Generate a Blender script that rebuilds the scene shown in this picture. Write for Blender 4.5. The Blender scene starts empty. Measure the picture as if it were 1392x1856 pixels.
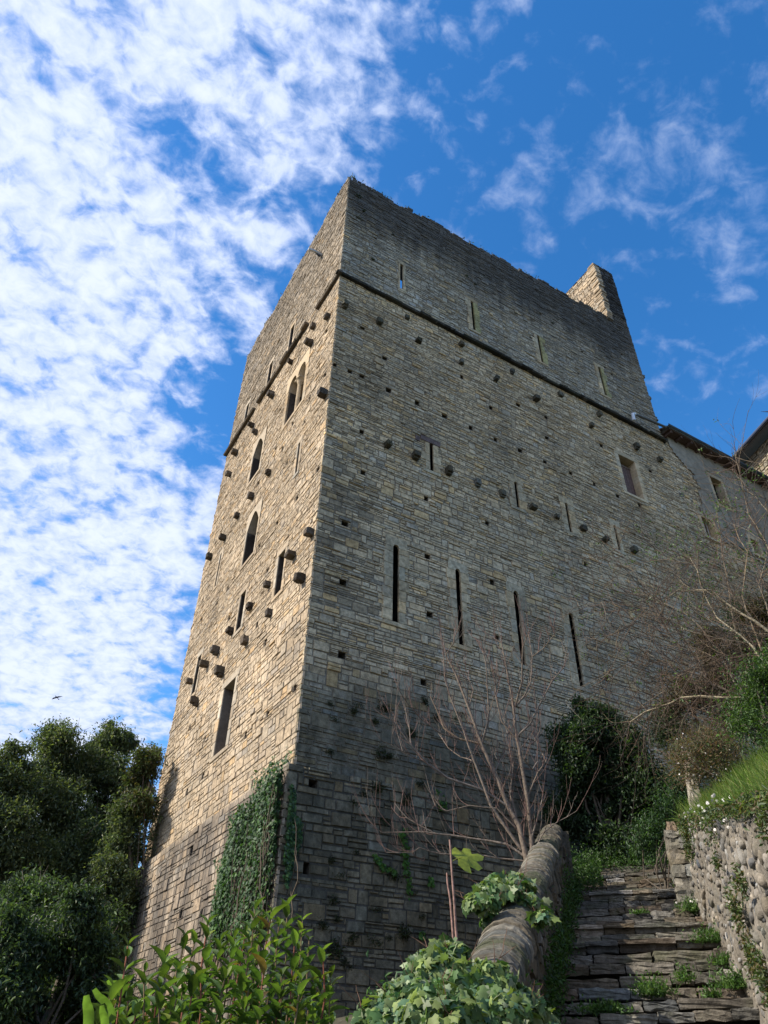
import bpy, math, random
import numpy as np
from mathutils import Matrix, Vector
random.seed(7); rng = np.random.default_rng(7)
R = math.radians
scene = bpy.context.scene
COL = scene.collection

# ------------------------------------------------------------------ camera
CAM = np.array([-5.54, -12.86, 1.6])
M = np.array([[0.85969262, -0.32898008, -0.39076937],
              [-0.51052891, -0.52791274, -0.67872555],
              [0.01699506, 0.78299441, -0.62179653]])
cd = bpy.data.cameras.new('camera'); cam = bpy.data.objects.new('camera', cd); COL.objects.link(cam)
m4 = Matrix([[*M[0], CAM[0]], [*M[1], CAM[1]], [*M[2], CAM[2]], [0, 0, 0, 1]])
cam.matrix_world = m4
cd.sensor_fit = 'VERTICAL'; cd.sensor_height = 36; cd.sensor_width = 27
cd.lens = 36 * 1320 / 1856
cd.clip_start = 0.05; cd.clip_end = 3000
scene.camera = cam

# ------------------------------------------------------------------ light
SUN_EL, SUN_AZ = 38.0, 163.0          # azimuth of the direction towards the sun, from +X towards +Y
sd = np.array([math.cos(R(SUN_EL)) * math.cos(R(SUN_AZ)), math.cos(R(SUN_EL)) * math.sin(R(SUN_AZ)), math.sin(R(SUN_EL))])
sl = bpy.data.lights.new('sun', 'SUN'); so = bpy.data.objects.new('sun', sl); COL.objects.link(so)
sl.energy = 4.0; sl.angle = R(0.6); sl.color = (1.0, 0.90, 0.76)
so.rotation_euler = Vector(-sd).to_track_quat('-Z', 'Y').to_euler(); so.location = (-60, 20, 60)

world = bpy.data.worlds.new('World'); scene.world = world; world.use_nodes = True
wn = world.node_tree; wn.nodes.clear()
def NN(t, typ, **kw):
    n = t.nodes.new(typ)
    for k, v in kw.items():
        if k.startswith('i_'):
            key = k[2:]
            key = int(key) if key.isdigit() else key.replace('_', ' ')
            n.inputs[key].default_value = v
        else: setattr(n, k, v)
    return n
def LK(t, a, b): t.links.new(a, b)
def MATH(t, op, a, b=None, clamp=False):
    n = t.nodes.new('ShaderNodeMath'); n.operation = op; n.use_clamp = clamp
    for i, x in enumerate((a, b)):
        if x is None: continue
        if isinstance(x, (int, float)): n.inputs[i].default_value = x
        else: t.links.new(x, n.inputs[i])
    return n.outputs[0]
def MIXC(t, fac, a, b, mode='MIX'):
    n = t.nodes.new('ShaderNodeMix'); n.data_type = 'RGBA'; n.blend_type = mode
    for s, x in ((n.inputs[0], fac), (n.inputs[6], a), (n.inputs[7], b)):
        if isinstance(x, (int, float)): s.default_value = x
        elif isinstance(x, tuple): s.default_value = (*x[:3], 1)
        else: t.links.new(x, s)
    return n.outputs[2]
def RAMP(t, x, lo, hi, a=0.0, b=1.0):
    n = t.nodes.new('ShaderNodeMapRange'); n.interpolation_type = 'SMOOTHSTEP'
    t.links.new(x, n.inputs[0])
    for i, v in ((1, lo), (2, hi), (3, a), (4, b)): n.inputs[i].default_value = v
    return n.outputs[0]
def NOISE(t, vec, scale, detail=4, rough=0.55, dist=0.0):
    n = t.nodes.new('ShaderNodeTexNoise'); n.inputs['Scale'].default_value = scale
    n.inputs['Detail'].default_value = detail; n.inputs['Roughness'].default_value = rough
    n.inputs['Distortion'].default_value = dist
    if vec is not None: t.links.new(vec, n.inputs['Vector'])
    return n.outputs[0]

sky = NN(wn, 'ShaderNodeTexSky', sky_type='NISHITA', sun_disc=False)
sky.sun_elevation = R(SUN_EL); sky.sun_rotation = R(90 - SUN_AZ)
sky.air_density = 1.0; sky.dust_density = 0.3; sky.ozone_density = 2.5
tc = NN(wn, 'ShaderNodeTexCoord')
nv = NN(wn, 'ShaderNodeVectorMath', operation='NORMALIZE'); LK(wn, tc.outputs['Generated'], nv.inputs[0])
sx = NN(wn, 'ShaderNodeSeparateXYZ'); LK(wn, nv.outputs[0], sx.inputs[0])
zz = MATH(wn, 'ADD', MATH(wn, 'MAXIMUM', sx.outputs[2], 0.0), 0.30)
px_ = MATH(wn, 'DIVIDE', sx.outputs[0], zz); py_ = MATH(wn, 'DIVIDE', sx.outputs[1], zz)
cb = NN(wn, 'ShaderNodeCombineXYZ'); LK(wn, px_, cb.inputs[0]); LK(wn, py_, cb.inputs[1])
P_ = cb.outputs[0]
nA = NOISE(wn, P_, 6.0, 3, 0.5, 0.3)
mp = NN(wn, 'ShaderNodeMapping'); mp.inputs['Rotation'].default_value = (0, 0, R(35)); mp.inputs['Scale'].default_value = (1.0, 1.15, 1)
mp.inputs['Location'].default_value = (0.37, 0.11, 0.0)
LK(wn, P_, mp.inputs[0])
nB = NOISE(wn, mp.outputs[0], 21.0, 6, 0.55, 0.35)
nC = NOISE(wn, mp.outputs[0], 46.0, 6, 0.6, 0.5)
def sky_p(x, y):
    v = M @ np.array([x - 696., -(y - 928.), -1320.]); v /= np.linalg.norm(v); return v[0] / (v[2] + .30), v[1] / (v[2] + .30)
def bump2(x, y, sx_, sy_, amp):      # soft hole or patch of cloud cover
    cx, cy = (float(q) for q in sky_p(x, y))
    a = MATH(wn, 'DIVIDE', MATH(wn, 'SUBTRACT', px_, cx), sx_); b = MATH(wn, 'DIVIDE', MATH(wn, 'SUBTRACT', py_, cy), sy_)
    r2 = MATH(wn, 'ADD', MATH(wn, 'MULTIPLY', a, a), MATH(wn, 'MULTIPLY', b, b))
    return MATH(wn, 'MULTIPLY', MATH(wn, 'POWER', 2.718, MATH(wn, 'MULTIPLY', r2, -1.0)), amp)
lin = MATH(wn, 'SUBTRACT', px_, MATH(wn, 'MULTIPLY', py_, 0.22))
base = RAMP(wn, lin, -0.20, 0.20, 0.40, -0.19)
cov = base
for args in ((300, 235, .045, .03, -.34), (395, 350, .05, .035, -.30), (400, 740, .045, .07, -.55), (60, 90, .05, .04, -.16), (560, 235, .05, .04, .26), (620, 90, .06, .05, .22), (390, 180, .06, .04, .12), (420, 350, .0001, .0001, 0),
             (480, 400, .05, .05, .18), (1230, 400, .10, .06, .20), (1240, 170, .06, .05, .17), (1340, 330, .06, .05, .14), (820, 130, .07, .05, .08), (1080, 570, .0001, .0001, 0), (760, 230, .05, .05, .05), (1010, 270, .04, .04, .10), (900, 330, .05, .04, .07), (330, 1000, .07, .12, .24), (445, 600, .04, .05, .14), (250, 1200, .1, .2, .2)):
    cov = MATH(wn, 'ADD', cov, bump2(*args))
d = MATH(wn, 'ADD', cov, MATH(wn, 'MULTIPLY', MATH(wn, 'SUBTRACT', nA, 0.5), 0.75))
d = MATH(wn, 'ADD', d, MATH(wn, 'MULTIPLY', MATH(wn, 'SUBTRACT', nB, 0.5), 1.7))
d = MATH(wn, 'ADD', d, MATH(wn, 'MULTIPLY', MATH(wn, 'SUBTRACT', nC, 0.5), 0.62))
cl = RAMP(wn, d, -0.18, 0.40)
thick = RAMP(wn, MATH(wn, 'ADD', d, MATH(wn, 'MULTIPLY', MATH(wn, 'SUBTRACT', nC, 0.5), 0.9)), -0.05, 0.85)
hs = NN(wn, 'ShaderNodeHueSaturation'); hs.inputs['Hue'].default_value = .502; hs.inputs['Saturation'].default_value = 1.33; hs.inputs['Value'].default_value = 1.7
LK(wn, sky.outputs[0], hs.inputs['Color'])
thin_c = (3.7, 4.6, 7.0); white_c = (5.7, 6.3, 7.5)
cc = MIXC(wn, thick, thin_c, white_c)
fin = MIXC(wn, MATH(wn, 'MULTIPLY', cl, RAMP(wn, lin, -0.05, 0.30, 1.0, 0.34)), hs.outputs[0], cc)
bg = NN(wn, 'ShaderNodeBackground'); bg.inputs[1].default_value = 0.095
LK(wn, fin, bg.inputs[0])
wo = NN(wn, 'ShaderNodeOutputWorld'); LK(wn, bg.outputs[0], wo.inputs[0])

vs = scene.view_settings; vs.view_transform = 'Standard'; vs.look = 'None'; vs.gamma = 1; vs.use_curve_mapping = False
vs.exposure = 0.7

# ------------------------------------------------------------------ helpers
def ray(x, y):
    v = np.array([x - 696., -(y - 928.), -1320.]); return M @ (v / np.linalg.norm(v))
def at(x, y, r):                                   # point seen at a pixel, r metres away measured on the ground
    v = ray(x, y); v = v / math.hypot(v[0], v[1]); return CAM + v * r
def onR(x, y, Y=0.0):                              # pixel -> (u, z) on the shaded wall plane
    v = ray(x, y); t = (Y - CAM[1]) / v[1]; p = CAM + v * t; return p[0], p[2]
def onL(x, y, X=0.0):                              # pixel -> (u, z) on the sunlit wall plane
    v = ray(x, y); t = (X - CAM[0]) / v[0]; p = CAM + v * t; return p[1], p[2]

class MB:
    def __init__(s): s.v = []; s.f = []; s.c = []; s.n = 0; s.m = []
    def add(s, V, F, c=(1, 1, 1), mi=0):
        V = [tuple(p) for p in V]; s.v += V
        F = [tuple(i + s.n for i in f) for f in F]; s.f += F; s.n += len(V)
        if len(c) == len(F) and hasattr(c[0], '__len__'): s.c += [tuple(k) for k in c]
        else: s.c += [tuple(c)] * len(F)
        s.m += [mi] * len(F)
    def box(s, lo, hi, c=(1, 1, 1), mi=0):
        x0, y0, z0 = lo; x1, y1, z1 = hi
        V = [(x0, y0, z0), (x1, y0, z0), (x1, y1, z0), (x0, y1, z0), (x0, y0, z1), (x1, y0, z1), (x1, y1, z1), (x0, y1, z1)]
        s.add(V, [(0, 3, 2, 1), (4, 5, 6, 7), (0, 1, 5, 4), (1, 2, 6, 5), (2, 3, 7, 6), (3, 0, 4, 7)], c, mi)
    def tube(s, pts, r0, r1, n=6, c=(1, 1, 1), mi=0, cap=True):
        pts = [np.array(p, float) for p in pts]; k = len(pts); V = []; F = []
        prev = None
        for i, p in enumerate(pts):
            t = pts[min(i + 1, k - 1)] - pts[max(i - 1, 0)]; t = t / (np.linalg.norm(t) + 1e-9)
            a = prev if prev is not None else np.array([0.3, 0.2, 0.93])
            a = a - t * a.dot(t)
            if np.linalg.norm(a) < 1e-3: a = np.array([1., 0, 0]) - t * t[0]
            a /= np.linalg.norm(a); b = np.cross(t, a); prev = a
            r = r0 + (r1 - r0) * i / (k - 1)
            for j in range(n):
                w = 2 * math.pi * j / n; V.append(p + a * r * math.cos(w) + b * r * math.sin(w))
        for i in range(k - 1):
            for j in range(n): F.append((i * n + j, i * n + (j + 1) % n, (i + 1) * n + (j + 1) % n, (i + 1) * n + j))
        if cap: F.append(tuple(range(n - 1, -1, -1))); F.append(tuple((k - 1) * n + j for j in range(n)))
        s.add(V, F, c, mi)
    def build(s, name, mats, parent=None, smooth=False, loc=None):
        return mesh_obj(name, np.array(s.v, dtype=np.float32).reshape(-1, 3), s.f, np.array(s.c, dtype=np.float32), mats, parent, smooth, s.m)
def mesh_obj(name, V, F, C, mats, parent=None, smooth=False, mi=None):
    me = bpy.data.meshes.new(name)
    if parent is not None: V = V - np.array(parent.location, dtype=np.float32)
    if isinstance(F, np.ndarray):                  # uniform faces
        k = F.shape[1]; nf = len(F)
        me.vertices.add(len(V)); me.vertices.foreach_set('co', V.astype(np.float32).ravel())
        me.loops.add(nf * k); me.loops.foreach_set('vertex_index', F.astype(np.int32).ravel())
        me.polygons.add(nf); me.polygons.foreach_set('loop_start', (np.arange(nf) * k).astype(np.int32))
        me.update(calc_edges=True)
    else: me.from_pydata(V.tolist(), [], F)
    a = me.attributes.new('tint', 'FLOAT_COLOR', 'FACE')
    C4 = np.ones((len(me.polygons), 4), dtype=np.float32); C4[:, :3] = C[:, :3]
    a.data.foreach_set('color', C4.ravel())
    if not isinstance(mats, (list, tuple)): mats = [mats]
    for m_ in mats: me.materials.append(m_)
    if mi is not None and len(mats) > 1: me.polygons.foreach_set('material_index', np.array(mi, dtype=np.int32))
    if smooth: me.polygons.foreach_set('use_smooth', np.ones(len(me.polygons), dtype=bool))
    me.update()
    o = bpy.data.objects.new(name, me); COL.objects.link(o)
    if parent is not None: o.parent = parent
    return o
def tag(o, label=None, cat=None, group=None, kind=None):
    if label: o['label'] = label
    if cat: o['category'] = cat
    if group: o['group'] = group
    if kind: o['kind'] = kind
    return o
def empty(name, loc, label, cat, group=None):
    o = bpy.data.objects.new(name, None); o.location = [float(x) for x in loc]; COL.objects.link(o); return tag(o, label, cat, group)

# ------------------------------------------------------------------ materials
def new_mat(name):
    m = bpy.data.materials.new(name); m.use_nodes = True; t = m.node_tree; t.nodes.clear()
    out = NN(t, 'ShaderNodeOutputMaterial'); b = NN(t, 'ShaderNodeBsdfPrincipled'); LK(t, b.outputs[0], out.inputs[0])
    return m, t, b, out
def tint(t):
    a = NN(t, 'ShaderNodeAttribute', attribute_name='tint'); return a.outputs['Color']
def geo_pos(t):
    return NN(t, 'ShaderNodeNewGeometry').outputs['Position']
def stretched(t, vec, sc, rot=(0, 0, 0)):
    m = NN(t, 'ShaderNodeMapping'); m.inputs['Scale'].default_value = sc; m.inputs['Rotation'].default_value = rot; LK(t, vec, m.inputs[0]); return m.outputs[0]
def stone_mat(name, stain=0.0, rough=0.92, bump=0.5, low=0.0, low2=0.0, moss=0.0, fscale=9.0, speck=0.35, streak_all=0.0, cross=False):
    m, t, b, out = new_mat(name)
    P = geo_pos(t); c = tint(t)
    if cross: P = stretched(t, stretched(t, P, (1, 1, 1), (0, 0, R(-43))), (1.5, .7, .7))
    n1 = NOISE(t, P, 0.55, 4, 0.6); n2 = NOISE(t, P, fscale, 6, 0.65); n3 = NOISE(t, P, 40, 5, 0.7)
    lum = MATH(t, 'MULTIPLY', RAMP(t, n1, 0.3, 0.7, 0.78, 1.15), RAMP(t, n2, 0.25, 0.75, 1 - speck, 1 + speck * .8))
    lum = MATH(t, 'MULTIPLY', lum, RAMP(t, n3, 0.3, 0.7, 0.86, 1.12))
    cb_ = NN(t, 'ShaderNodeCombineColor'); [LK(t, lum, cb_.inputs[i]) for i in range(3)]
    col = MIXC(t, 1.0, c, cb_.outputs[0], 'MULTIPLY')
    # lichen: ochre and pale grey spots
    l1 = RAMP(t, NOISE(t, P, 2.3, 6, 0.7), 0.56, 0.68); col = MIXC(t, MATH(t, 'MULTIPLY', l1, 0.35), col, (0.30, 0.29, 0.27))
    z = NN(t, 'ShaderNodeSeparateXYZ'); LK(t, P, z.inputs[0])
    if stain:
        st = NOISE(t, stretched(t, P, (1.6, 1.6, 0.10)), 1.0, 5, 0.6)
        big = NOISE(t, P, 0.22, 3, 0.5)
        g = RAMP(t, z.outputs[2], 23.0, 30.0, 0.0, 1.0)
        f = MATH(t, 'ADD', MATH(t, 'MULTIPLY', g, 0.85), MATH(t, 'SUBTRACT', MATH(t, 'ADD', st, MATH(t, 'MULTIPLY', big, 0.5)), 0.95))
        f = RAMP(t, f, -0.02, 0.5)
        f = MATH(t, 'MULTIPLY', f, RAMP(t, z.outputs[2], 22.4, 23.2))
        col = MIXC(t, MATH(t, 'MULTIPLY', f, stain * .88), col, (0.05, 0.05, 0.05))
    if streak_all:
        st = NOISE(t, stretched(t, P, (1.3, 1.3, 0.09)), 1.0, 5, 0.65)
        f = RAMP(t, st, 0.5, 0.75); col = MIXC(t, MATH(t, 'MULTIPLY', f, streak_all), col, (0.06, 0.058, 0.055))
    if low:
        st = NOISE(t, stretched(t, P, (1.8, 1.8, 0.25)), 1.0, 5, 0.65)
        f = MATH(t, 'MULTIPLY', RAMP(t, z.outputs[2], 6.5, 6.1), RAMP(t, st, 0.34, 0.60)); col = MIXC(t, MATH(t, 'MULTIPLY', f, low), col, (0.055, 0.05, 0.048))
    if low2:
        st = NOISE(t, stretched(t, P, (1.2, 1.2, 0.5)), 1.0, 6, 0.7)
        f = MATH(t, 'MULTIPLY', RAMP(t, z.outputs[2], 9.2, 6.6), RAMP(t, st, 0.42, 0.62)); col = MIXC(t, MATH(t, 'MULTIPLY', f, low2), col, (0.035, 0.038, 0.028))
    if moss:
        mm = RAMP(t, NOISE(t, P, 1.7, 5, 0.65), 0.48, 0.66); col = MIXC(t, MATH(t, 'MULTIPLY', mm, moss), col, (0.045, 0.06, 0.02))
    LK(t, col, b.inputs['Base Color']); b.inputs['Roughness'].default_value = rough
    b.inputs['Specular IOR Level'].default_value = 0.25
    bm = NN(t, 'ShaderNodeBump'); bm.inputs['Strength'].default_value = bump; bm.inputs['Distance'].default_value = 0.02
    h = MATH(t, 'ADD', n2, MATH(t, 'MULTIPLY', n3, 0.45)); LK(t, h, bm.inputs['Height']); LK(t, bm.outputs[0], b.inputs['Normal'])
    return m
def leaf_mat(name, transl=0.35, rough=0.42, spec=0.5, var=0.25):
    m, t, b, out = new_mat(name); P = geo_pos(t); c = tint(t)
    n = NOISE(t, P, 14, 3, 0.6); lum = RAMP(t, n, 0.3, 0.7, 1 - var, 1 + var)
    cb_ = NN(t, 'ShaderNodeCombineColor'); [LK(t, lum, cb_.inputs[i]) for i in range(3)]
    col = MIXC(t, 1.0, c, cb_.outputs[0], 'MULTIPLY')
    LK(t, col, b.inputs['Base Color']); b.inputs['Roughness'].default_value = rough; b.inputs['Specular IOR Level'].default_value = spec
    tr = NN(t, 'ShaderNodeBsdfTranslucent'); tcn = MIXC(t, 1.0, col, (1.5, 1.7, 0.6), 'MULTIPLY'); LK(t, tcn, tr.inputs[0])
    mx = NN(t, 'ShaderNodeMixShader'); mx.inputs[0].default_value = transl
    LK(t, b.outputs[0], mx.inputs[1]); LK(t, tr.outputs[0], mx.inputs[2]); LK(t, mx.outputs[0], out.inputs[0])
    return m
def plain_mat(name, rough=0.8, metal=0.0, var=0.2, scale=12, bump=0.2, spec=0.3):
    m, t, b, out = new_mat(name); P = geo_pos(t); c = tint(t)
    n = NOISE(t, P, scale, 5, 0.6); lum = RAMP(t, n, 0.3, 0.7, 1 - var, 1 + var)
    cb_ = NN(t, 'ShaderNodeCombineColor'); [LK(t, lum, cb_.inputs[i]) for i in range(3)]
    LK(t, MIXC(t, 1.0, c, cb_.outputs[0], 'MULTIPLY'), b.inputs['Base Color'])
    b.inputs['Roughness'].default_value = rough; b.inputs['Metallic'].default_value = metal; b.inputs['Specular IOR Level'].default_value = spec
    bm = NN(t, 'ShaderNodeBump'); bm.inputs['Strength'].default_value = bump; bm.inputs['Distance'].default_value = 0.01
    LK(t, n, bm.inputs['Height']); LK(t, bm.outputs[0], b.inputs['Normal'])
    return m
M_sun = stone_mat('limestone_warm', stain=0.3, bump=0.55, low=0.75, speck=.4)
M_shade = stone_mat('limestone_grey', stain=0.95, bump=0.9, streak_all=0.30, speck=.45, low2=.6)
M_dress = stone_mat('dressed_stone', bump=0.3, speck=0.2)
M_rub = stone_mat('rubble_stone', bump=0.9, moss=0.22, fscale=14)
M_step = stone_mat('step_stone', bump=0.9, moss=0.45, fscale=12, speck=0.5)
M_cope = stone_mat('coping_stone', bump=1.0, moss=0.65, fscale=16, speck=0.5, cross=True)
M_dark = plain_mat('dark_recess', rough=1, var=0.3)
M_plaster = stone_mat('old_plaster', bump=0.3, fscale=4, speck=0.25, streak_all=0.5)
M_wood = plain_mat('weathered_wood', var=0.35, scale=20)
M_metal = plain_mat('painted_metal', rough=0.45, metal=0.3, var=0.1)
M_zinc = plain_mat('zinc', rough=0.35, metal=0.8, var=0.1)
M_leaf = leaf_mat('leaf_glossy', transl=0.32, rough=0.42, spec=0.5, var=.4)
M_leafd = leaf_mat('leaf_dark', transl=0.35, rough=0.5, spec=0.4)
M_ivy = leaf_mat('ivy_leaf', transl=0.25, rough=0.55, spec=0.3)
M_grass = leaf_mat('grass_blade', transl=0.4, rough=0.6, spec=0.2)
M_bark = plain_mat('bark', var=0.35, scale=25, bump=0.5)
M_soil = stone_mat('soil', bump=0.8, moss=0.8, fscale=6)
M_bird = plain_mat('feathers', var=0.2)
M_petal = plain_mat('petals', var=0.05)

# ------------------------------------------------------------------ stone wall generator
def snoise(seed):
    r_ = random.Random(seed); ks = [(r_.uniform(.3, 1.6), r_.uniform(.3, 1.6), r_.uniform(0, 6.3), r_.uniform(.4, 1)) for _ in range(6)]
    return lambda u, z: sum(a * math.sin(ku * u + kz * z + p) for ku, kz, p, a in ks) / 3.0
def subtract(rects, cuts):
    for (a0, a1, b0, b1) in cuts:
        out = []
        for (u0, u1, z0, z1) in rects:
            if u1 <= a0 or u0 >= a1 or z1 <= b0 or z0 >= b1: out.append((u0, u1, z0, z1)); continue
            if z1 > b1: out.append((u0, u1, b1, z1))
            if z0 < b0: out.append((u0, u1, z0, b0))
            zz0, zz1 = max(z0, b0), min(z1, b1)
            if u0 < a0: out.append((u0, a0, zz0, zz1))
            if u1 > a1: out.append((a1, u1, zz0, zz1))
        rects = out
    return [r for r in rects if r[1] - r[0] > .03 and r[3] - r[2] > .02]
def make_stones(mb, P, flip, u0, u1, z0, z1, cuts, hfn, lfn, tfn, seed, pr=(0.0, 0.03), top=None, thin=.18, gap=.006):
    r_ = random.Random(seed); wob = snoise(seed); z = z0; row = 0; rows = []
    while z < z1: h = hfn(z, r_); rows.append((z, min(z + h, z1))); z += h
    tall = []
    for row, (z, zt) in enumerate(rows):
        u = u0 - 0.015 + r_.uniform(-.014, .012)
        rel = [c for c in cuts if c[2] < zt and c[3] > z] + tall; tall = []
        rowpro = r_.uniform(-.006, .006)
        while u < u1:
            L = lfn(z, r_); ue = u + L
            if ue > u1 - .12: ue = u1 + .015
            hh = zt - z
            parts = [(u, ue, z, zt)]
            if row + 1 < len(rows) and r_.random() < .10 and rows[row + 1][1] - z < .42 and not any(c_[0] < ue + .05 and c_[1] > u - .05 for c_ in cuts if c_[2] < rows[row + 1][1] and c_[3] > z):
                parts = [(u, ue, z, rows[row + 1][1])]; tall.append((u, ue, z, rows[row + 1][1]))
            elif hh > .10 and r_.random() < thin:
                k = r_.uniform(.35, .65); parts = [(u, ue, z, z + hh * k), (u, ue, z + hh * k, zt)]
            if rel: parts = subtract(parts, rel)
            for (a, b, c, d) in parts:
                if top is not None and d > top(a): 
                    if c > top(a) + r_.uniform(-.1, .06): continue
                g = gap * r_.uniform(.6, 1.8); gz = gap * r_.uniform(.6, 2.0)
                w0, w1 = .028 * wob(a, z), .028 * wob(b, z)
                if any(abs(c_[0] - b) < .4 or abs(c_[1] - a) < .4 for c_ in rel): w0 = w1 = 0
                dep = r_.uniform(*pr) + rowpro
                if r_.random() < .05: dep += .018
                if r_.random() < .05: gz += r_.uniform(.006, .016)
                ch = min(.012, (d - c) * .18, (b - a) * .2); j = lambda s_=.006: r_.uniform(-s_, s_)
                B = [(a + g, c + gz + w0), (b - g, c + gz + w1), (b - g, d - gz + w1), (a + g, d - gz + w0)]
                Fv = [(B[0][0] + ch + abs(j()), B[0][1] + ch + j(.004)), (B[1][0] - ch - abs(j()), B[1][1] + ch + j(.004)),
                      (B[2][0] - ch - abs(j()), B[2][1] - ch + j(.004)), (B[3][0] + ch + abs(j()), B[3][1] - ch + j(.004))]
                V = [P(p[0], p[1], -.04) for p in B] + [P(p[0], p[1], dep + j(.005)) for p in Fv]
                F = [(4, 5, 6, 7), (0, 1, 5, 4), (1, 2, 6, 5), (2, 3, 7, 6), (3, 0, 4, 7)]
                if flip: F = [f[::-1] for f in F]
                mb.add(V, F, tfn(a, z, r_))
            u = ue
def backing(mb, P, flip, u0, u1, z0, z1, cuts, d=-.010, c=(.16, .14, .11), top=None):
    us = sorted({u0, u1} | {min(max(x, u0), u1) for q in cuts for x in q[:2]}); zs = sorted({z0, z1} | {min(max(x, z0), z1) for q in cuts for x in q[2:]})
    for k in range(len(zs) - 1):
        a, b = zs[k], zs[k + 1]
        if b - a < 1e-5: continue
        zm = (a + b) / 2; rel = sorted([q for q in cuts if q[2] < zm < q[3]]); segs = [(u0, u1)]
        for q in rel:
            ns = []
            for (s0, s1) in segs:
                if q[1] <= s0 or q[0] >= s1: ns.append((s0, s1)); continue
                if s0 < q[0]: ns.append((s0, q[0]))
                if s1 > q[1]: ns.append((q[1], s1))
            segs = ns
        for (s0, s1) in segs:
            f = (0, 1, 2, 3); mb.add([P(s0, a, d), P(s1, a, d), P(s1, b, d), P(s0, b, d)], [f[::-1] if flip else f], c)
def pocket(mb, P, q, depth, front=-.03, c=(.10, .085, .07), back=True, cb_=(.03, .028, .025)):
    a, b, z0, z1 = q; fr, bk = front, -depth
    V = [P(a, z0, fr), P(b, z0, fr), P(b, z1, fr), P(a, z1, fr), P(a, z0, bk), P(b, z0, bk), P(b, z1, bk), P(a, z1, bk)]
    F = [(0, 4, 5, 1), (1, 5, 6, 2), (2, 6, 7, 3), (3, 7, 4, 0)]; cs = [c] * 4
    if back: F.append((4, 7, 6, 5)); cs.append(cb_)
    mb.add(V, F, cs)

# rough block: subdivided, noisy box given in a local frame
def rough_block(mb, c0, ax, ay, az, size, c, seed, n=3, amp=.012, rnd=.18, mi=0):
    r_ = np.random.default_rng(seed); sx_, sy_, sz_ = size; V = []; F = []; idx = {}
    def vid(i, j, k):
        if (i, j, k) in idx: return idx[(i, j, k)]
        p = np.array([i / n * 2 - 1, j / n * 2 - 1, k / n * 2 - 1])
        q = p.copy(); L = np.linalg.norm(np.abs(p) ** 4) ** .25
        q = p * (1 - rnd) + p / max(L, 1e-6) * rnd * np.max(np.abs(p))
        w = (q[0] * sx_ / 2 + r_.normal(0, amp)), (q[1] * sy_ / 2 + r_.normal(0, amp)), (q[2] * sz_ / 2 + r_.normal(0, amp))
        V.append(c0 + ax * w[0] + ay * w[1] + az * w[2]); idx[(i, j, k)] = len(V) - 1; return idx[(i, j, k)]
    for a in range(n):
        for b in range(n):
            for s_ in (0, n):
                q = [vid(s_, a, b), vid(s_, a + 1, b), vid(s_, a + 1, b + 1), vid(s_, a, b + 1)]; F.append(tuple(q if s_ else q[::-1]))
                q = [vid(a, s_, b), vid(a + 1, s_, b), vid(a + 1, s_, b + 1), vid(a, s_, b + 1)]; F.append(tuple(q[::-1] if s_ else q))
                q = [vid(a, b, s_), vid(a + 1, b, s_), vid(a + 1, b + 1, s_), vid(a, b + 1, s_)]; F.append(tuple(q if s_ else q[::-1]))
    mb.add(V, F, c, mi)
AX, AY, AZ = np.array([1., 0, 0]), np.array([0, 1., 0]), np.array([0, 0, 1.])

# ------------------------------------------------------------------ THE TOWER
ZL, ZB, ZS, ZT = 6.35, 8.2, 22.5, 29.05          # ledge, colour band, string course, wall top
WX, WY = 14.95, 10.15
tower = empty('masonry_tower', (7.5, 5, 0.5), 'tall ruined stone keep in the middle, left wall sunlit and right wall shaded', 'tower')
PL = lambda u, z, d: (-d, u, z)
PR = lambda u, z, d: (u, -d, z)
OFF = .22
PLl = lambda u, z, d: (-d - OFF, u, z)
PRl = lambda u, z, d: (u, -d - OFF, z)
topR = lambda u: 29.05 + .06 * u + .05 * math.sin(u * 2.1) + .04 * math.sin(u * 5.3 + 1)
topL = lambda u: 29.05 - .12 * (u / 10) + .08 * math.sin(u * 1.7) + .05 * math.sin(u * 4.3)

cutsL, cutsR, pockL, pockR = [], [], [], []
specs = []      # openings that get a dressed surround
def q4(fn, near_top, near_bot, far_x_px):        # rect on a wall from two pixels on one jamb and one on the other
    a = fn(*near_top); b = fn(*near_bot); c = fn(*far_x_px)
    u0, u1 = sorted(((a[0] + b[0]) / 2, c[0])); return (u0, u1, min(a[1], b[1]), max(a[1], b[1]))
# openings of the sunlit wall: rect, head, jamb width, depth, extra
OL = [
 (q4(onL, (480, 784), (471, 849), (452, 872)), 'point', .16, .45, 'pointed arched window'),
 (q4(onL, (471, 917), (463, 997), (440, 1020)), 'point', .12, .45, 'pointed window'),
 (q4(onL, (519, 994), (510, 1069), (497, 1085)), 'flat', .16, .42, 'narrow window'),
 (q4(onL, (447, 1069), (438, 1135), (427, 1149)), 'flat', .16, .42, 'narrow window'),
 (q4(onL, (367, 1185), (354, 1254), (347, 1262)), 'flat', .12, .42, 'narrow window'),
 (q4(onL, (428, 1228), (411, 1352), (388, 1368)), 'flat', .22, .9, 'tall deep window'),
 (q4(onL, (535.6, 585), (529, 628), (522, 639)), 'flat', .10, .4, 'narrow window'),
 (q4(onL, (497, 651), (490, 689), (483, 702)), 'flat', .10, .4, 'narrow window'),
 (q4(onL, (453.7, 728), (446, 768), (440, 779)), 'flat', .10, .4, 'narrow window'),
]
a = onL(544, 803); b = onL(538, 857); OL.append(((a[0] - .07, a[0] + .07, b[1], a[1]), 'flat', .12, .12, 'arrow slit'))
a = onL(402, 1004); b = onL(392, 1062); OL.append(((a[0] - .08, a[0] + .08, b[1], a[1]), 'flat', .12, .12, 'arrow slit'))
BIF = q4(onL, (557, 648), (547, 727), (515, 771))
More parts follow.
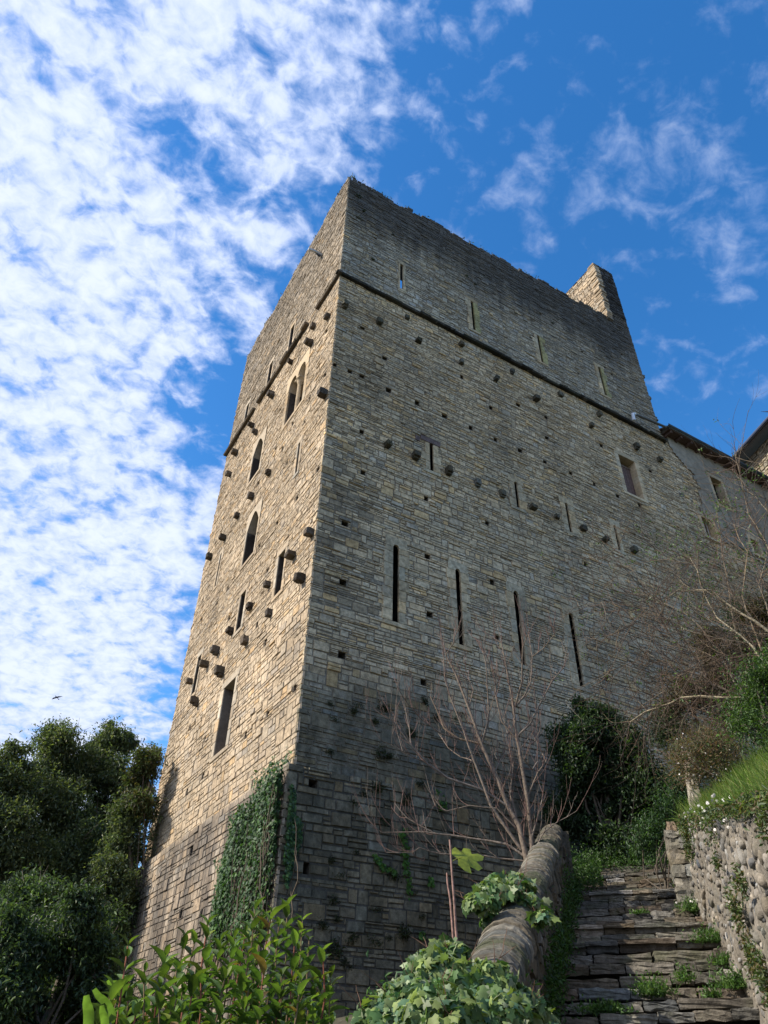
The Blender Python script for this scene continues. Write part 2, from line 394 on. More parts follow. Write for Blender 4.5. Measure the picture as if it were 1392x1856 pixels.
def slitR(t, b, w, head, jamb, depth, lab):
    p, q = onR(*t), onR(*b); u = (p[0] + q[0]) / 2; return ((u - w / 2, u + w / 2, q[1], p[1]), head, jamb, depth, lab)
OR = [
 slitR((727.6, 480), (727.6, 524), .12, 'flat', .10, .08, 'through slit'),
 slitR((856.5, 548), (858, 598), .11, 'flat', .22, .05, 'lichen slit'),
 slitR((975, 609), (983, 657), .11, 'flat', .22, .05, 'lichen slit'),
 slitR((1087, 667), (1096, 716), .12, 'flat', .24, .05, 'lichen slit'),
 slitR((781, 805), (783, 854), .12, 'flat', .24, .05, 'red slit'),
 slitR((932, 873), (941, 921), .11, 'round', .24, .05, 'slit'),
 slitR((1025.5, 912), (1034.5, 965), .11, 'round', .26, .05, 'slit'),
 slitR((1113, 952), (1123, 998), .11, 'round', .2, .05, 'slit'),
 slitR((717, 988), (717, 1128), .17, 'round', .24, .06, 'long slit'),
 slitR((830, 1032), (835, 1169), .15, 'round', .24, .06, 'long slit'),
 slitR((935, 1072), (947, 1205), .16, 'round', .24, .06, 'long slit'),
 slitR((1034, 1112), (1054, 1245), .17, 'round', .24, .06, 'long slit'),
]
pa, pb, pc, pd = onR(1121.7, 824), onR(1155, 840), onR(1135, 889), onR(1162, 905)
DOOR = ((pa[0] + pc[0]) / 2, (pb[0] + pd[0]) / 2, (pc[1] + pd[1]) / 2, (pa[1] + pb[1]) / 2)
pa = onR(690, 1819, -OFF); ARCH = (1.75, 2.95, 1.2, pa[1])
def frame_cut(q, j, cuts): cuts.append((q[0] - j * .5, q[1] + j * .5, q[2] - .06, q[3] + .1))
for (q, h, j, d_, l) in OL: frame_cut(q, j, cutsL)
for (q, h, j, d_, l) in OR: frame_cut(q, j, cutsR)
cutsL.append((BIF[0] - .18, BIF[1] + .18, BIF[2] - .1, BIF[3] + .3))
frame_cut(DOOR, .2, cutsR)
cutsR_low = [(ARCH[0] - .02, ARCH[1] + .02, ARCH[2] - 1, ARCH[3])]
# putlog holes
c3 = lambda L: [(250 + x / 3.48, 750 + y / 3.48) for x, y in L]
c6 = lambda L: [(200 + x / 3.314, 1150 + y / 3.314) for x, y in L]
c1 = lambda L: [(400 + x / 3.48, 300 + y / 3.48) for x, y in L]
c2 = lambda L: [(750 + x / 2.784, 400 + y / 2.784) for x, y in L]
c4 = lambda L: [(550 + x / 2.784, 750 + y / 2.784) for x, y in L]
c5 = lambda L: [(1000 + x / 3.551, 700 + y / 3.551) for x, y in L]
HL = c3([(1050, 50), (975, 62), (868, 220), (912, 222), (940, 312), (1135, 352), (1002, 530), (877, 690), (768, 832), (658, 975), (817, 988), (760, 437), (605, 395), (567, 1100), (498, 1190), (400, 1300), (750, 1330), (803, 1443), (575, 1290)]) + \
     c6([(932, 50), (1107, 320), (945, 478), (812, 605), (568, 630), (483, 555), (393, 833), (460, 945), (330, 965), (540, 1310), (480, 1685), (610, 1680), (555, 850)]) + \
     c1([(667, 1045), (657, 1320), (455, 1630), (525, 1620), (560, 1465), (605, 670)])
HR = c1([(895, 1025), (1035, 1215), (1060, 1417), (1240, 1498), (815, 1300), (890, 1330), (890, 1680), (717, 1255)]) + \
     c2([(243, 788), (390, 945), (527, 930), (668, 993), (672, 1097), (947, 1135), (155, 985), (288, 1045), (413, 1105), (537, 1160), (663, 1218), (793, 1275), (912, 1330), (15, 920), (1195, 1265), (1030, 1390), (1010, 560), (905, 510), (640, 470), (1050, 675), (965, 740), (1000, 775), (850, 660), (590, 590), (830, 770)]) + \
     c4([(295, 92), (302, 297), (210, 555), (620, 428), (627, 720), (927, 553), (200, 850), (638, 1012), (953, 850), (195, 1217), (977, 1132), (607, 1355)]) + \
     c5([(122, 563), (277, 635), (430, 705), (568, 768), (218, 1147), (637, 547)]) + [(768, 1237), (1100, 1230), (558.7, 1426), (545.7, 1578)]
hr = random.Random(3)
def addhole(fn, p, low_y, cuts, pk, z_l=ZL):
    u, z = fn(*p); w, h = hr.uniform(.12, .19), hr.uniform(.14, .2)
    if z > ZS: w *= .7; h *= .7
    q = (u - w / 2, u + w / 2, z - h / 2, z + h / 2)
    if any(not (q[1] < c[0] or q[0] > c[1] or q[3] < c[2] or q[2] > c[3]) for c in cuts): return
    cuts.append(q); pk.append(q)
for p in HL: addhole(onL, p, 0, cutsL, pockL)
for p in HR: addhole(onR, p, 0, cutsR, pockR)

TBASE_L = np.array([.45, .362, .255]); TBASE_R = np.array([.49, .40, .268])
def vary(b, r_, s=.16, hue=.04):
    k = 1 + r_.gauss(0, s); k = max(.5, min(1.5, k)); h = r_.gauss(0, hue)
    return (b[0] * k * (1 + h), b[1] * k, b[2] * k * (1 - h * 1.3))
nzL, nzR = snoise(11), snoise(12)
def tL(u, z, r_):
    b = TBASE_L * (1 + .10 * nzL(u * .7, z * .5))
    if z > ZS: b = b * np.array([.74, .77, .82])
    if r_.random() < .07: b = b * np.array([.8, .83, .9])
    if r_.random() < .05: b = b * np.array([1.1, .98, .8])
    return vary(b, r_, .055, .018)
def tR(u, z, r_):
    n = nzR(u * .6, z * .6); b = TBASE_R * (1 + .12 * n)
    if z > ZS: b = b * np.array([.72, .80, .93])
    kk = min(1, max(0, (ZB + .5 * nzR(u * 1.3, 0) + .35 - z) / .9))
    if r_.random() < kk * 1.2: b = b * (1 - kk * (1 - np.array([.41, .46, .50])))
    x = r_.random()
    if x < .10: b = b * np.array([1.12, 1.0, .80])
    elif x < .20: b = b * np.array([.86, .92, 1.04])
    elif x < .25: b = b * 1.2
    elif x < .29: b = b * .78
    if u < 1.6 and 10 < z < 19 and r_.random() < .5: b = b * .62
    return vary(b, r_, .085, .025)
def hL(z, r_):
    if z < 11: return r_.choice([.08, .10, .12, .14, .17])
    return r_.choice([.05, .06, .075, .09, .10, .12])
def hR(z, r_):
    if z < 9: return r_.choice([.09, .11, .14, .17, .20])
    if z < 15: return r_.choice([.05, .07, .09, .11, .14, .17])
    return r_.choice([.05, .06, .075, .09, .11, .13])
def lL(z, r_): return r_.uniform(.16, .42) if z < 11 else r_.uniform(.12, .36)
def lR(z, r_): return r_.uniform(.14, .5) if z < 14 else r_.uniform(.12, .42)

mb = MB()
make_stones(mb, PL, True, 0, WY, ZL, 29.6, cutsL, hL, lL, tL, 21, pr=(.0, .010), top=topL, gap=.0022)
backing(mb, PL, True, 0.03, WY - .03, ZL - .1, 28.9, cutsL, c=(.32, .265, .195))
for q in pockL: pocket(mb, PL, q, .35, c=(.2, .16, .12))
left_low_cuts = [(u0, u1, z0, z1) for (u0, u1, z0, z1) in pockL if z1 < ZL]
make_stones(mb, PLl, True, -OFF, WY + OFF, -.5, ZL + .02, left_low_cuts, lambda z, r_: r_.choice([.09, .12, .15, .18, .2]), lambda z, r_: r_.uniform(.16, .48), lambda u, z, r_: vary(TBASE_L * np.array([.78, .8, .86]), r_, .12), 22, pr=(0, .012), gap=.003)
backing(mb, PLl, True, -OFF + .03, WY + OFF, -1, ZL, left_low_cuts, c=(.2, .17, .13))
for q in left_low_cuts: pocket(mb, PLl, q, .3)
mb.add([(-OFF + .02, -OFF + .02, ZL), (-OFF + .02, WY, ZL), (.1, WY, ZL + .12), (.1, .1, ZL + .12)], [(0, 1, 2, 3)], (.3, .26, .2))
wl = mb.build('wall', M_sun, tower); wl['label'] = 'sunlit warm limestone wall with many square holes'

mb = MB()
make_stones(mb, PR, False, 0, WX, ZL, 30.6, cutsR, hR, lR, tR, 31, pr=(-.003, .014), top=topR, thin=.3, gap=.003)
backing(mb, PR, False, .03, WX - .03, ZL - .1, 28.85, cutsR, c=(.2, .175, .135))
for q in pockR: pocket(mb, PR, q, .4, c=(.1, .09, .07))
low_c = cutsR_low + [q for q in pockR if q[3] < ZL]
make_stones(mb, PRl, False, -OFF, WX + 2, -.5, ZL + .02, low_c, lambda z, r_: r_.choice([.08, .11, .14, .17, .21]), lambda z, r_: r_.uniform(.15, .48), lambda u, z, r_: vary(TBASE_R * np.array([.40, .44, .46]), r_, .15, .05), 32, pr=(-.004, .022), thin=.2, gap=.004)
backing(mb, PRl, False, -OFF + .03, WX + 2, -1, ZL, low_c, c=(.09, .085, .075))
for q in [q for q in pockR if q[3] < ZL]: pocket(mb, PRl, q, .3)
mb.add([(-OFF + .02, -OFF + .02, ZL), (WX, -OFF + .02, ZL), (WX, .1, ZL + .12), (.1, .1, ZL + .12)], [(0, 1, 2, 3)], (.12, .11, .09))
wr = mb.build('wall', M_shade, tower); wr['label'] = 'shaded grey wall with slits and dark stained top'

# inner and far faces of the hollow top, far walls, floor inside
mb = MB(); T = .62; c_in = (.2, .18, .15)
slit_hole = [(OR[0][0][0] - .25, OR[0][0][1] + .65, OR[0][0][2], OR[0][0][3] + .1)]
backing(mb, lambda u, z, d: (u, T, z), True, T, WX - T, 22, 28.9, slit_hole, c=c_in)
sh = slit_hole[0]; q = OR[0][0]
V = [(q[0], .06, q[2]), (q[1], .06, q[2]), (q[1], .06, q[3]), (q[0], .06, q[3]), (sh[0], T, sh[2]), (sh[1], T, sh[2]), (sh[1], T, sh[3]), (sh[0], T, sh[3])]
mb.add(V, [(0, 1, 5, 4), (1, 2, 6, 5), (2, 3, 7, 6), (3, 0, 4, 7)], (.1, .1, .1))
mb.add([(T, T, 22), (T, WY - T, 22), (T, WY - T, 28.9), (T, T, 28.9)], [(0, 1, 2, 3)], c_in)
mb.add([(0.03, 0.03, 28.9), (WX, .03, 28.85), (WX, T, 28.9), (T, T, 28.9)], [(0, 1, 2, 3)], c_in)
mb.add([(0.03, 0.03, 28.9), (T, T, 28.9), (T, WY - T, 28.9), (.03, WY, 28.9)], [(0, 1, 2, 3)], c_in)
mb.box((T, WY - T, 20), (WX - .05, WY - .02, 25.5), c_in)
mb.box((WX - T, T, 20), (WX - .03, WY - T, 25.5), c_in)
mb.add([(.03, .03, 21.9), (WX, .03, 21.9), (WX, WY, 21.9), (.03, WY, 21.9)], [(0, 1, 2, 3)], c_in)
mb.add([(WX - .02, .03, -1), (WX - .02, WY, -1), (WX - .02, WY, 22), (WX - .02, .03, 22)], [(0, 1, 2, 3)], c_in)
mb.add([(.03, WY - .01, -1), (WX, WY - .01, -1), (WX, WY - .01, 22), (.03, WY - .01, 22)], [(0, 1, 2, 3)], c_in)
mb.box((WX - .03, 0.05, 22.0), (WX, 2.0, 29.9), c_in)
mb.build('inner_wall', M_shade, tower)

# openings ---------------------------------------------------------
LAB = {'through slit': 'slit with sky showing through its lower end', 'red slit': 'slit under a flat purplish lintel', 'lichen slit': 'slit with yellow lichen on its right jamb',
       'tall deep window': 'tall deep window, largest of the lower wall'}
def block(mb, P, u0, u1, z0, z1, dep, back, c, r_, flip):
    ch = .008; g = .004
    V = [P(u0 + g, z0 + g, -back), P(u1 - g, z0 + g, -back), P(u1 - g, z1 - g, -back), P(u0 + g, z1 - g, -back),
         P(u0 + g, z0 + g, dep - ch), P(u1 - g, z0 + g, dep - ch), P(u1 - g, z1 - g, dep - ch), P(u0 + g, z1 - g, dep - ch),
         P(u0 + g + ch, z0 + g + ch, dep), P(u1 - g - ch, z0 + g + ch, dep), P(u1 - g - ch, z1 - g - ch, dep), P(u0 + g + ch, z1 - g - ch, dep)]
    F = [(8, 9, 10, 11)] + [(i, (i + 1) % 4, 4 + (i + 1) % 4, 4 + i) for i in range(4)] + [(4 + i, 4 + (i + 1) % 4, 8 + (i + 1) % 4, 8 + i) for i in range(4)]
    if flip: F = [f[::-1] for f in F]
    mb.add(V, F, c)
def arch_head(mb, P, u0, u1, z0, z1, j, top, dep, back, c, kind, flip):
    # solid above an arched opening: springs at z0, crown at z1
    n = 10; pts = []
    for i in range(n + 1):
        t = i / n; u = u0 + (u1 - u0) * t; x = abs(2 * t - 1)
        zz_ = z0 + (z1 - z0) * (math.sqrt(max(0, 1 - x * x)) if kind == 'round' else (1 - x ** 1.6)); pts.append((u, zz_))
    j0, j1 = j if isinstance(j, tuple) else (j, j); pts = [(u0 - j0, z0)] + pts + [(u1 + j1, z0)]
    for i in range(len(pts) - 1):
        (a, za), (b, zb) = pts[i], pts[i + 1]
        if b - a < 1e-6: continue
        V = [P(a, za, dep), P(b, zb, dep), P(b, top, dep), P(a, top, dep), P(a, za, -back), P(b, zb, -back)]
        F = [(0, 1, 2, 3), (4, 5, 1, 0)]
        if flip: F = [f[::-1] for f in F]
        mb.add(V, F, c)
def make_open(P, flip, spec, tb, mat, seed):
    (u0, u1, z0, z1), head, j, depth, lab = spec; r_ = random.Random(seed); mb = MB(); jd = depth * .7; depth = depth
    dep = .026; wh = u1 - u0
    hh = min(wh * (.5 if head == 'round' else 1.1), (z1 - z0) * .3) if head != 'flat' else 0
    ztop = z1 + .2; zj = z1 - hh
    z = z0
    while z < zj - .01:
        h = r_.uniform(.26, .42); zt = z + h
        if zt > zj - .15: zt = zj
        for s_ in (0, 1):
            jj = j * r_.uniform(.6, 1.35)
            cc_ = vary(tb * 1.03, r_, .10)
            if lab == 'lichen slit' and s_ == 1: cc_ = vary(np.array([.34, .31, .15]), r_, .12)
            if s_ == 0: block(mb, P, u0 - jj, u0, z, zt, dep, jd, cc_, r_, flip)
            else: block(mb, P, u1, u1 + jj, z, zt, dep, jd, cc_, r_, flip)
        z = zt
    cc_ = vary(tb, r_, .08)
    if lab == 'red slit':
        cc_ = (.16, .12, .115); block(mb, P, u0 - .32, u1 + .26, z1, z1 + .2, dep + .012, .4, cc_, r_, flip)
        block(mb, P, u0 - .5, u0 - .33, z1 - .1, z1 + .1, dep, .1, cc_, r_, flip)
    elif head == 'flat': block(mb, P, u0 - j, u1 + j, z1, ztop, dep, jd, cc_, r_, flip)
    else: arch_head(mb, P, u0, u1, zj, z1, j, ztop, dep, jd, cc_, head, flip)
    block(mb, P, u0 - j, u1 + j, z0 - .12, z0, dep + .004, jd, vary(tb, r_, .08), r_, flip)
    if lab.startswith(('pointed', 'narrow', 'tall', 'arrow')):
        dk = (.17, .145, .12) if lab.startswith('tall') else (.055, .045, .038)  # thin reveal panels, shade of the opening put into their dark colour
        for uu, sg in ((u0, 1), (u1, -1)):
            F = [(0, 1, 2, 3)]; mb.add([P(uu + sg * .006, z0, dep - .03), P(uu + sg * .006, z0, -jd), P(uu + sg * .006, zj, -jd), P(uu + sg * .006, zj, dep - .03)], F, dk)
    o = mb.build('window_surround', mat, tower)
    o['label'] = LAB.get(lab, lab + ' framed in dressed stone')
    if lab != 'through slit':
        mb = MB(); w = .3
        pocket(mb, P, (u0 - w, u1 + w, z0 - w, z1 + w), jd + .9, front=-jd + .02, c=(.03, .028, .025), cb_=(.012, .012, .012))  # near-black colour paints the deep shade inside the opening
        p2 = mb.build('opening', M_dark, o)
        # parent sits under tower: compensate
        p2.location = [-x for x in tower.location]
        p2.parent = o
    return o
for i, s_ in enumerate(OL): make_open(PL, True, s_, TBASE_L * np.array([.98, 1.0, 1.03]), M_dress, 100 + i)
for i, s_ in enumerate(OR): make_open(PR, False, s_, TBASE_R * np.array([.88, .89, .88]), M_shade, 200 + i)

# biforate window: two arched lights on a slim column
u0, u1, z0, z1 = BIF; mb = MB(); r_ = random.Random(5); tb = TBASE_L * np.array([1.02, 1.0, .95]); um = (u0 + u1) / 2
zj = z1 - .42
z = z0
while z < zj - .01:
    zt = min(z + r_.uniform(.25, .4), zj)
    if zj - zt < .12: zt = zj
    block(mb, PL, u0 - .22, u0, z, zt, .012, .55, vary(tb, r_, .08), r_, True); block(mb, PL, u1, u1 + .22, z, zt, .012, .55, vary(tb * .8, r_, .1), r_, True); z = zt
arch_head(mb, PL, u0, um - .03, zj, z1, (.22, 0), z1 + .35, .02, .5, tuple(tb * 1.05), 'round', True)
arch_head(mb, PL, um + .03, u1, zj, z1, (0, 0), z1 + .35, .02, .5, tuple(tb * 1.05), 'round', True)
mb.add([PL(um - .03, zj, .02), PL(um + .03, zj, .02), PL(um + .03, z1 + .35, .02), PL(um - .03, z1 + .35, .02)], [(3, 2, 1, 0)], tuple(tb * 1.05))
mb.add([PL(u1 + .001, zj, .02), PL(u1 + .22, zj, .02), PL(u1 + .22, z1 + .35, .02), PL(u1 + .001, z1 + .35, .02)], [(3, 2, 1, 0)], tuple(tb * 1.05))
block(mb, PL, u0 - .22, u1 + .22, z0 - .14, z0, .03, .55, tuple(tb), r_, True)
bif = mb.build('window_surround', M_dress, tower); bif['label'] = 'double arched window divided by a slim column'
def sub(mb, name, mat, parent, smooth=False):
    o = mb.build(name, mat, tower, smooth); o.parent = parent; o.location = (0, 0, 0); return o
mb = MB(); n = 10
mb.tube([(.10, um, z0), (.10, um, z0 + .08), (.10, um, z0 + .1)], .1, .085, n, tuple(tb)); mb.tube([(.10, um, z0 + .1), (.10, um, zj - .2)], .07, .065, n, tuple(tb))
mb.tube([(.10, um, zj - .2), (.10, um, zj - .05), (.1, um, zj)], .07, .15, n, tuple(tb)); mb.box((-.02, um - .17, zj), (.4, um + .17, zj + .07), tuple(tb))
sub(mb, 'column', M_dress, bif)
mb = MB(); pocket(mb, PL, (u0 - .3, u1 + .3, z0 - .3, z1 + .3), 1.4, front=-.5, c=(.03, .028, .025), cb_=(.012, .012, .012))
for uu in (u0 + .006, u1 - .006): mb.add([PL(uu, z0, -.05), PL(uu, z0, -.5), PL(uu, zj, -.5), PL(uu, zj, -.05)], [(0, 1, 2, 3)], (.06, .05, .042))  # dark reveal panels and near-black pocket paint the shade inside
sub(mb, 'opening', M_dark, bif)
mb = MB(); mb.box((.42, u0 + .02, z0 + .02), (.47, um - .12, zj + .1), (.78, .80, .84)); sub(mb, 'panel', M_plaster, bif)

# shuttered doorway high on the shaded wall
u0, u1, z0, z1 = DOOR; mb = MB(); r_ = random.Random(6); tb = TBASE_R * 1.12
z = z0
while z < z1 - .01:
    zt = min(z + r_.uniform(.22, .34), z1)
    if z1 - zt < .1: zt = z1
    block(mb, PR, u0 - .2, u0, z, zt, .014, .6, vary(tb * .9, r_, .1), r_, False); block(mb, PR, u1, u1 + .2, z, zt, .014, .6, vary(tb, r_, .1), r_, False); z = zt
block(mb, PR, u0 - .2, u1 + .2, z1, z1 + .2, .014, .6, vary(tb * .8, r_, .1), r_, False); block(mb, PR, u0 - .2, u1 + .2, z0 - .12, z0, .02, .6, vary(tb, r_, .1), r_, False)
dr = mb.build('door_surround', M_dress, tower)
mb = MB(); nb = 5
for i in range(nb):
    a = u0 + (u1 - u0) * i / nb; mb.box((a + .004, .27, z0 + .01), (a + (u1 - u0) / nb - .004, .30 + .003 * (i % 2), z1 - .22), (.13, .085, .075))
mb.box((u0, .25, z1 - .22), (u1, .32, z1 - .14), (.16, .12, .1)); sub(mb, 'shutter', M_wood, dr)
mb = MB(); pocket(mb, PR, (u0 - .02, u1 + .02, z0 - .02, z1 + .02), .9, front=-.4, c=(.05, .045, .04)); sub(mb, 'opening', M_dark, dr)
# round arched doorway low on the shaded wall
u0, u1, z0, z1 = ARCH; mb = MB(); arch_head(mb, PRl, u0, u1, z1 - .6, z1 - .02, .03, z1 + .01, .02, .7, tuple(TBASE_R * .7), 'round', False)
ad = mb.build('door_arch', M_dress, tower)
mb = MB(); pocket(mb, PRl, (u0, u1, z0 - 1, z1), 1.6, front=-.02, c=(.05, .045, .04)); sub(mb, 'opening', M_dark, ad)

# string course: projecting slabs with gaps, one run per wall
def string_run(P, flip, L, seed, gaps, c, mossy):
    r_ = random.Random(seed); mb = MB(); u = -.16
    while u < L:
        l = r_.uniform(.35, .8); e = min(u + l, L)
        if not any(g0 < (u + e) / 2 < g1 for g0, g1 in gaps):
            pr = r_.uniform(.12, .20); h = r_.uniform(.09, .12); z = ZS + r_.uniform(-.012, .012)
            a0, a1 = u + .004, e - .004
            V = [P(a0, z, -.02), P(a1, z, -.02), P(a1, z, pr * .8), P(a0, z, pr * .8), P(a0, z + h * .5, pr), P(a1, z + h * .5, pr), P(a0, z + h, pr * .9), P(a1, z + h, pr * .9), P(a0, z + h + .03, -.02), P(a1, z + h + .03, -.02)]
            F = [(0, 1, 2, 3), (3, 2, 5, 4), (4, 5, 7, 6), (6, 7, 9, 8), (0, 3, 4, 6, 8), (1, 9, 7, 5, 2)]
            if flip: F = [f[::-1] for f in F]
            mb.add(V, F, vary(np.array(c), r_, .2))
        u = e
    return mb.build('string_course', M_rub, tower)
string_run(PR, False, WX + .1, 41, [(3.95, 4.2), (7.4, 7.65)], (.035, .034, .028), 1)
string_run(PL, True, WY + .1, 42, [(1.9, 2.1), (4.2, 4.5), (6.9, 7.1), (8.6, 8.9)], (.10, .082, .062), 1)

# corbels: stepped stone brackets
CL = c3([(605, 240), (567, 378), (733, 108), (817, 365), (707, 515), (620, 640), (528, 778), (445, 898), (1073, 745), (955, 888), (1013, 1033), (810, 1075), (699, 1210), (823, 1255), (575, 1365), (668, 1428), (480, 1488), (508, 1618), (410, 1575), (322, 1685)]) + \
     c6([(500, 395)]) + c1([(667, 950), (578, 1010), (550, 1110), (435, 1235), (310, 1438), (187, 1632), (637, 1432)])
CR = [(627, 550), (688.8, 581.6), (738.5, 574.4), (759.8, 616), (837, 623), (837.3, 655), (900.9, 685.6), (928.9, 672), (973.4, 720.8), (1016.5, 714), (1087.6, 750), (1073, 770), (1155, 807.7), (1197, 831),
      (704.5, 804), (755.5, 823.6), (815, 850.6), (866.8, 873), (911.7, 893), (967.7, 918), (1009.8, 935.7), (1058.6, 956.8), (1098.6, 977), (1150.7, 995.7)]
def corbel(face, p, k, small=False):
    r_ = random.Random(500 + k); mb = MB(); pr = r_.uniform(.14, .26); w = r_.uniform(.14, .22); h = r_.uniform(.13, .22)
    if face == 'L':
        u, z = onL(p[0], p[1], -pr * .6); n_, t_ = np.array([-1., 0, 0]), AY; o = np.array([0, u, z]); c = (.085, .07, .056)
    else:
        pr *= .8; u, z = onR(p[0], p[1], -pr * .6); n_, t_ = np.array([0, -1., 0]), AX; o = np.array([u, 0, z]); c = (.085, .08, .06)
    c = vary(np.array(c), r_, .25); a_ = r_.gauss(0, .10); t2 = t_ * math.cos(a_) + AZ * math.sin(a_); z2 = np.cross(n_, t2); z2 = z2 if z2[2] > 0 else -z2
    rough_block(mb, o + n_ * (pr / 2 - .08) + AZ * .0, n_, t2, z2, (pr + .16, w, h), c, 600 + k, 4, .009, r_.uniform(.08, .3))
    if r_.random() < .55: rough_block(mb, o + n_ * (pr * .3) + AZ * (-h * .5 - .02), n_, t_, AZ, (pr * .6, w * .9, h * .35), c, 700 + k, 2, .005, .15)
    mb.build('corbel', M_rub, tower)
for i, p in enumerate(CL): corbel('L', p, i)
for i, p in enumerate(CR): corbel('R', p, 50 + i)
# toothing stones on the right-hand edge and a few on the far left edge
def edge_stone(c0, size, c, k):
    mb = MB(); rough_block(mb, c0, AX, AY, AZ, size, c, k, 3, .01); mb.build('edge_stone', M_rub, tower)
for k, (x, y) in enumerate([(1160, 675), (1168, 712), (1179, 750), (1186, 775)]):
    u, z = onR(x, y); edge_stone(np.array([WX + .06, .2, z]), (.3, .3, .2), (.16, .15, .12), 800 + k)
for k in range(10):
    z = 23 + k * .8 + random.uniform(-.2, .2); edge_stone(np.array([WX + .0, .2, z]), (.12, .3, .14), (.16, .15, .12), 820 + k)
for k in range(30):
    z = 3 + k * .85 + random.uniform(-.25, .25); edge_stone(np.array([.14, WY + .0, z]), (.3, random.uniform(.06, .14), .14), (.3, .25, .18), 840 + k)
# raised stub of the right end wall
mb = MB(); X0, X1, Z0, Z1 = 13.55, 14.95, 29.2, 34.05
tt = lambda u, z, r_: vary(TBASE_L * np.array([1.0, 1.02, 1.05]), r_, .08)
make_stones(mb, lambda u, z, d: (X0 - d, u, z), True, .25, 4.0, Z0, Z1 - .05, [], lambda z, r_: r_.choice([.1, .14, .18]), lL, tt, 51)
mb.add([(X0 + .02, .2, Z0), (X0 + .02, 4, Z0), (X0 + .02, 4, Z1 - .1), (X0 + .02, .2, Z1 - .1)], [(3, 2, 1, 0)], (.25, .2, .15))
mbl = mb; mb = MB()
td = lambda u, z, r_: vary(np.array([.10, .10, .095]) if z > 30.5 else TBASE_R * .8, r_, .2)
make_stones(mb, PR, False, X0 + .15, X1, Z0 + .7, Z1 + .3, [], hR, lR, td, 52)
mb.box((X0 + .1, .02, Z0), (X1 - .02, 4, Z1), (.14, .13, .11))
z = Z0 + .5; k = 0
while z < Z1 - .05:                                   # broken toothed corner
    h = random.uniform(.09, .16); e = random.uniform(.0, .22)
    rough_block(mbl, np.array([X0 + .1 + e * .3, .12, z + h / 2]), AX, AY, AZ, (.34, .34 + e * .6, h * .9), vary(TBASE_L * .95, random, .15), 900 + k, 2, .01, .2); z += h; k += 1
mb.add([(X0, .0, Z1), (X1 - .03, .0, Z1 + .35), (X1 - .03, 4, Z1 + .35), (X0, 4, Z1)], [(0, 1, 2, 3)], (.14, .13, .11))
mb.add([(X0 + .1, .03, Z1 - .2), (X1 - .03, .03, Z1 - .2), (X1 - .03, .03, Z1 + .34), (X0 + .1, .03, Z1 + .01)], [(0, 1, 2, 3)], (.1, .1, .09))
stub = mb.build('broken_wall_stub', M_shade, tower)
o = mbl.build('broken_stones', M_dress, tower); o.parent = stub
# small spout near the top of the sunlit wall
u, z = onL(583, 463); mb = MB(); mb.tube([(.05, u, z), (-.3, u, z + .03), (-.55, u + .02, z + .0)], .07, .055, 10, (.33, .36, .40)); mb.tube([(-.05, u, z - .1), (-.22, u, z - .06)], .06, .03, 8, (.1, .1, .1))
mb.build('water_spout', M_zinc, tower)

# ------------------------------------------------------------------ leaf and branch tools
def leaf_tpl(kind):
    if kind == 'lance':      # long curved leaf folded on its midrib
        xs = [0, .25, .55, .8, 1.0]; ws = [.02, .42, .5, .3, 0]; V = []; F = []
        for x, w in zip(xs, ws):
            zc = -.35 * x * x; V += [(x, w, zc + w * .30), (x, 0, zc), (x, -w, zc + w * .30)]
        for i in range(4):
            a = i * 3; F += [(a, a + 1, a + 4, a + 3), (a + 1, a + 2, a + 5, a + 4)]
        return np.array(V), np.array(F)
    if kind == 'simple':
        return np.array([(0, 0, 0), (.5, .5, .12), (1, 0, -.1), (.5, -.5, .12)]), np.array([(0, 2, 1), (0, 3, 2)])
    if kind == 'ivy':
        pts = [(0, .0), (-.12, .30), (.12, .52), (.30, .34), (.62, .46), (.66, .2), (1.0, 0), (.66, -.2), (.62, -.46), (.30, -.34), (.12, -.52), (-.12, -.30)]
        V = [(.3, 0, .05)] + [(x, y, -.08 * (abs(y) * 2) ** 2 - .1 * max(0, x - .6)) for x, y in pts]; n = len(pts)
        return np.array(V), np.array([(0, 1 + i, 1 + (i + 1) % n) for i in range(n)])
    if kind == 'fig':
        pts = [(-.05, .0), (-.15, .22), (.0, .46), (.2, .58), (.25, .3), (.5, .5), (.72, .42), (.6, .16), (.85, .16), (1.0, 0), (.85, -.16), (.6, -.16), (.72, -.42), (.5, -.5), (.25, -.3), (.2, -.58), (.0, -.46), (-.15, -.22)]
        V = [(.3, 0, .04)] + [(x, y, -.15 * abs(y)) for x, y in pts]; n = len(pts)
        return np.array(V), np.array([(0, 1 + i, 1 + (i + 1) % n) for i in range(n)])
    if kind == 'blade':
        return np.array([(0, .5, 0), (0, -.5, 0), (.55, -.38, -.05), (.55, .38, -.05), (1, 0, -.32)]), None
def norm(a): return a / (np.linalg.norm(a, axis=-1, keepdims=True) + 1e-9)
def leaves(name, kind, pos, dirs, nrm, length, width, col, mat, parent=None):
    T, F = leaf_tpl(kind); n = len(pos); X = norm(dirs); Y = norm(np.cross(nrm, X)); Z = np.cross(X, Y)
    length = np.broadcast_to(length, (n,))[:, None, None]; width = np.broadcast_to(width, (n,))[:, None, None]
    V = pos[:, None, :] + X[:, None, :] * T[None, :, 0:1] * length + Y[:, None, :] * T[None, :, 1:2] * width + Z[:, None, :] * T[None, :, 2:3] * length
    k = len(T); FF = (F[None] + (np.arange(n) * k)[:, None, None]).reshape(-1, F.shape[1])
    C = np.repeat(col, len(F), axis=0)
    return mesh_obj(name, V.reshape(-1, 3).astype(np.float32), FF, C.astype(np.float32), mat, parent, smooth=(kind == 'lance'))
def rvec(n): return norm(rng.normal(size=(n, 3)))
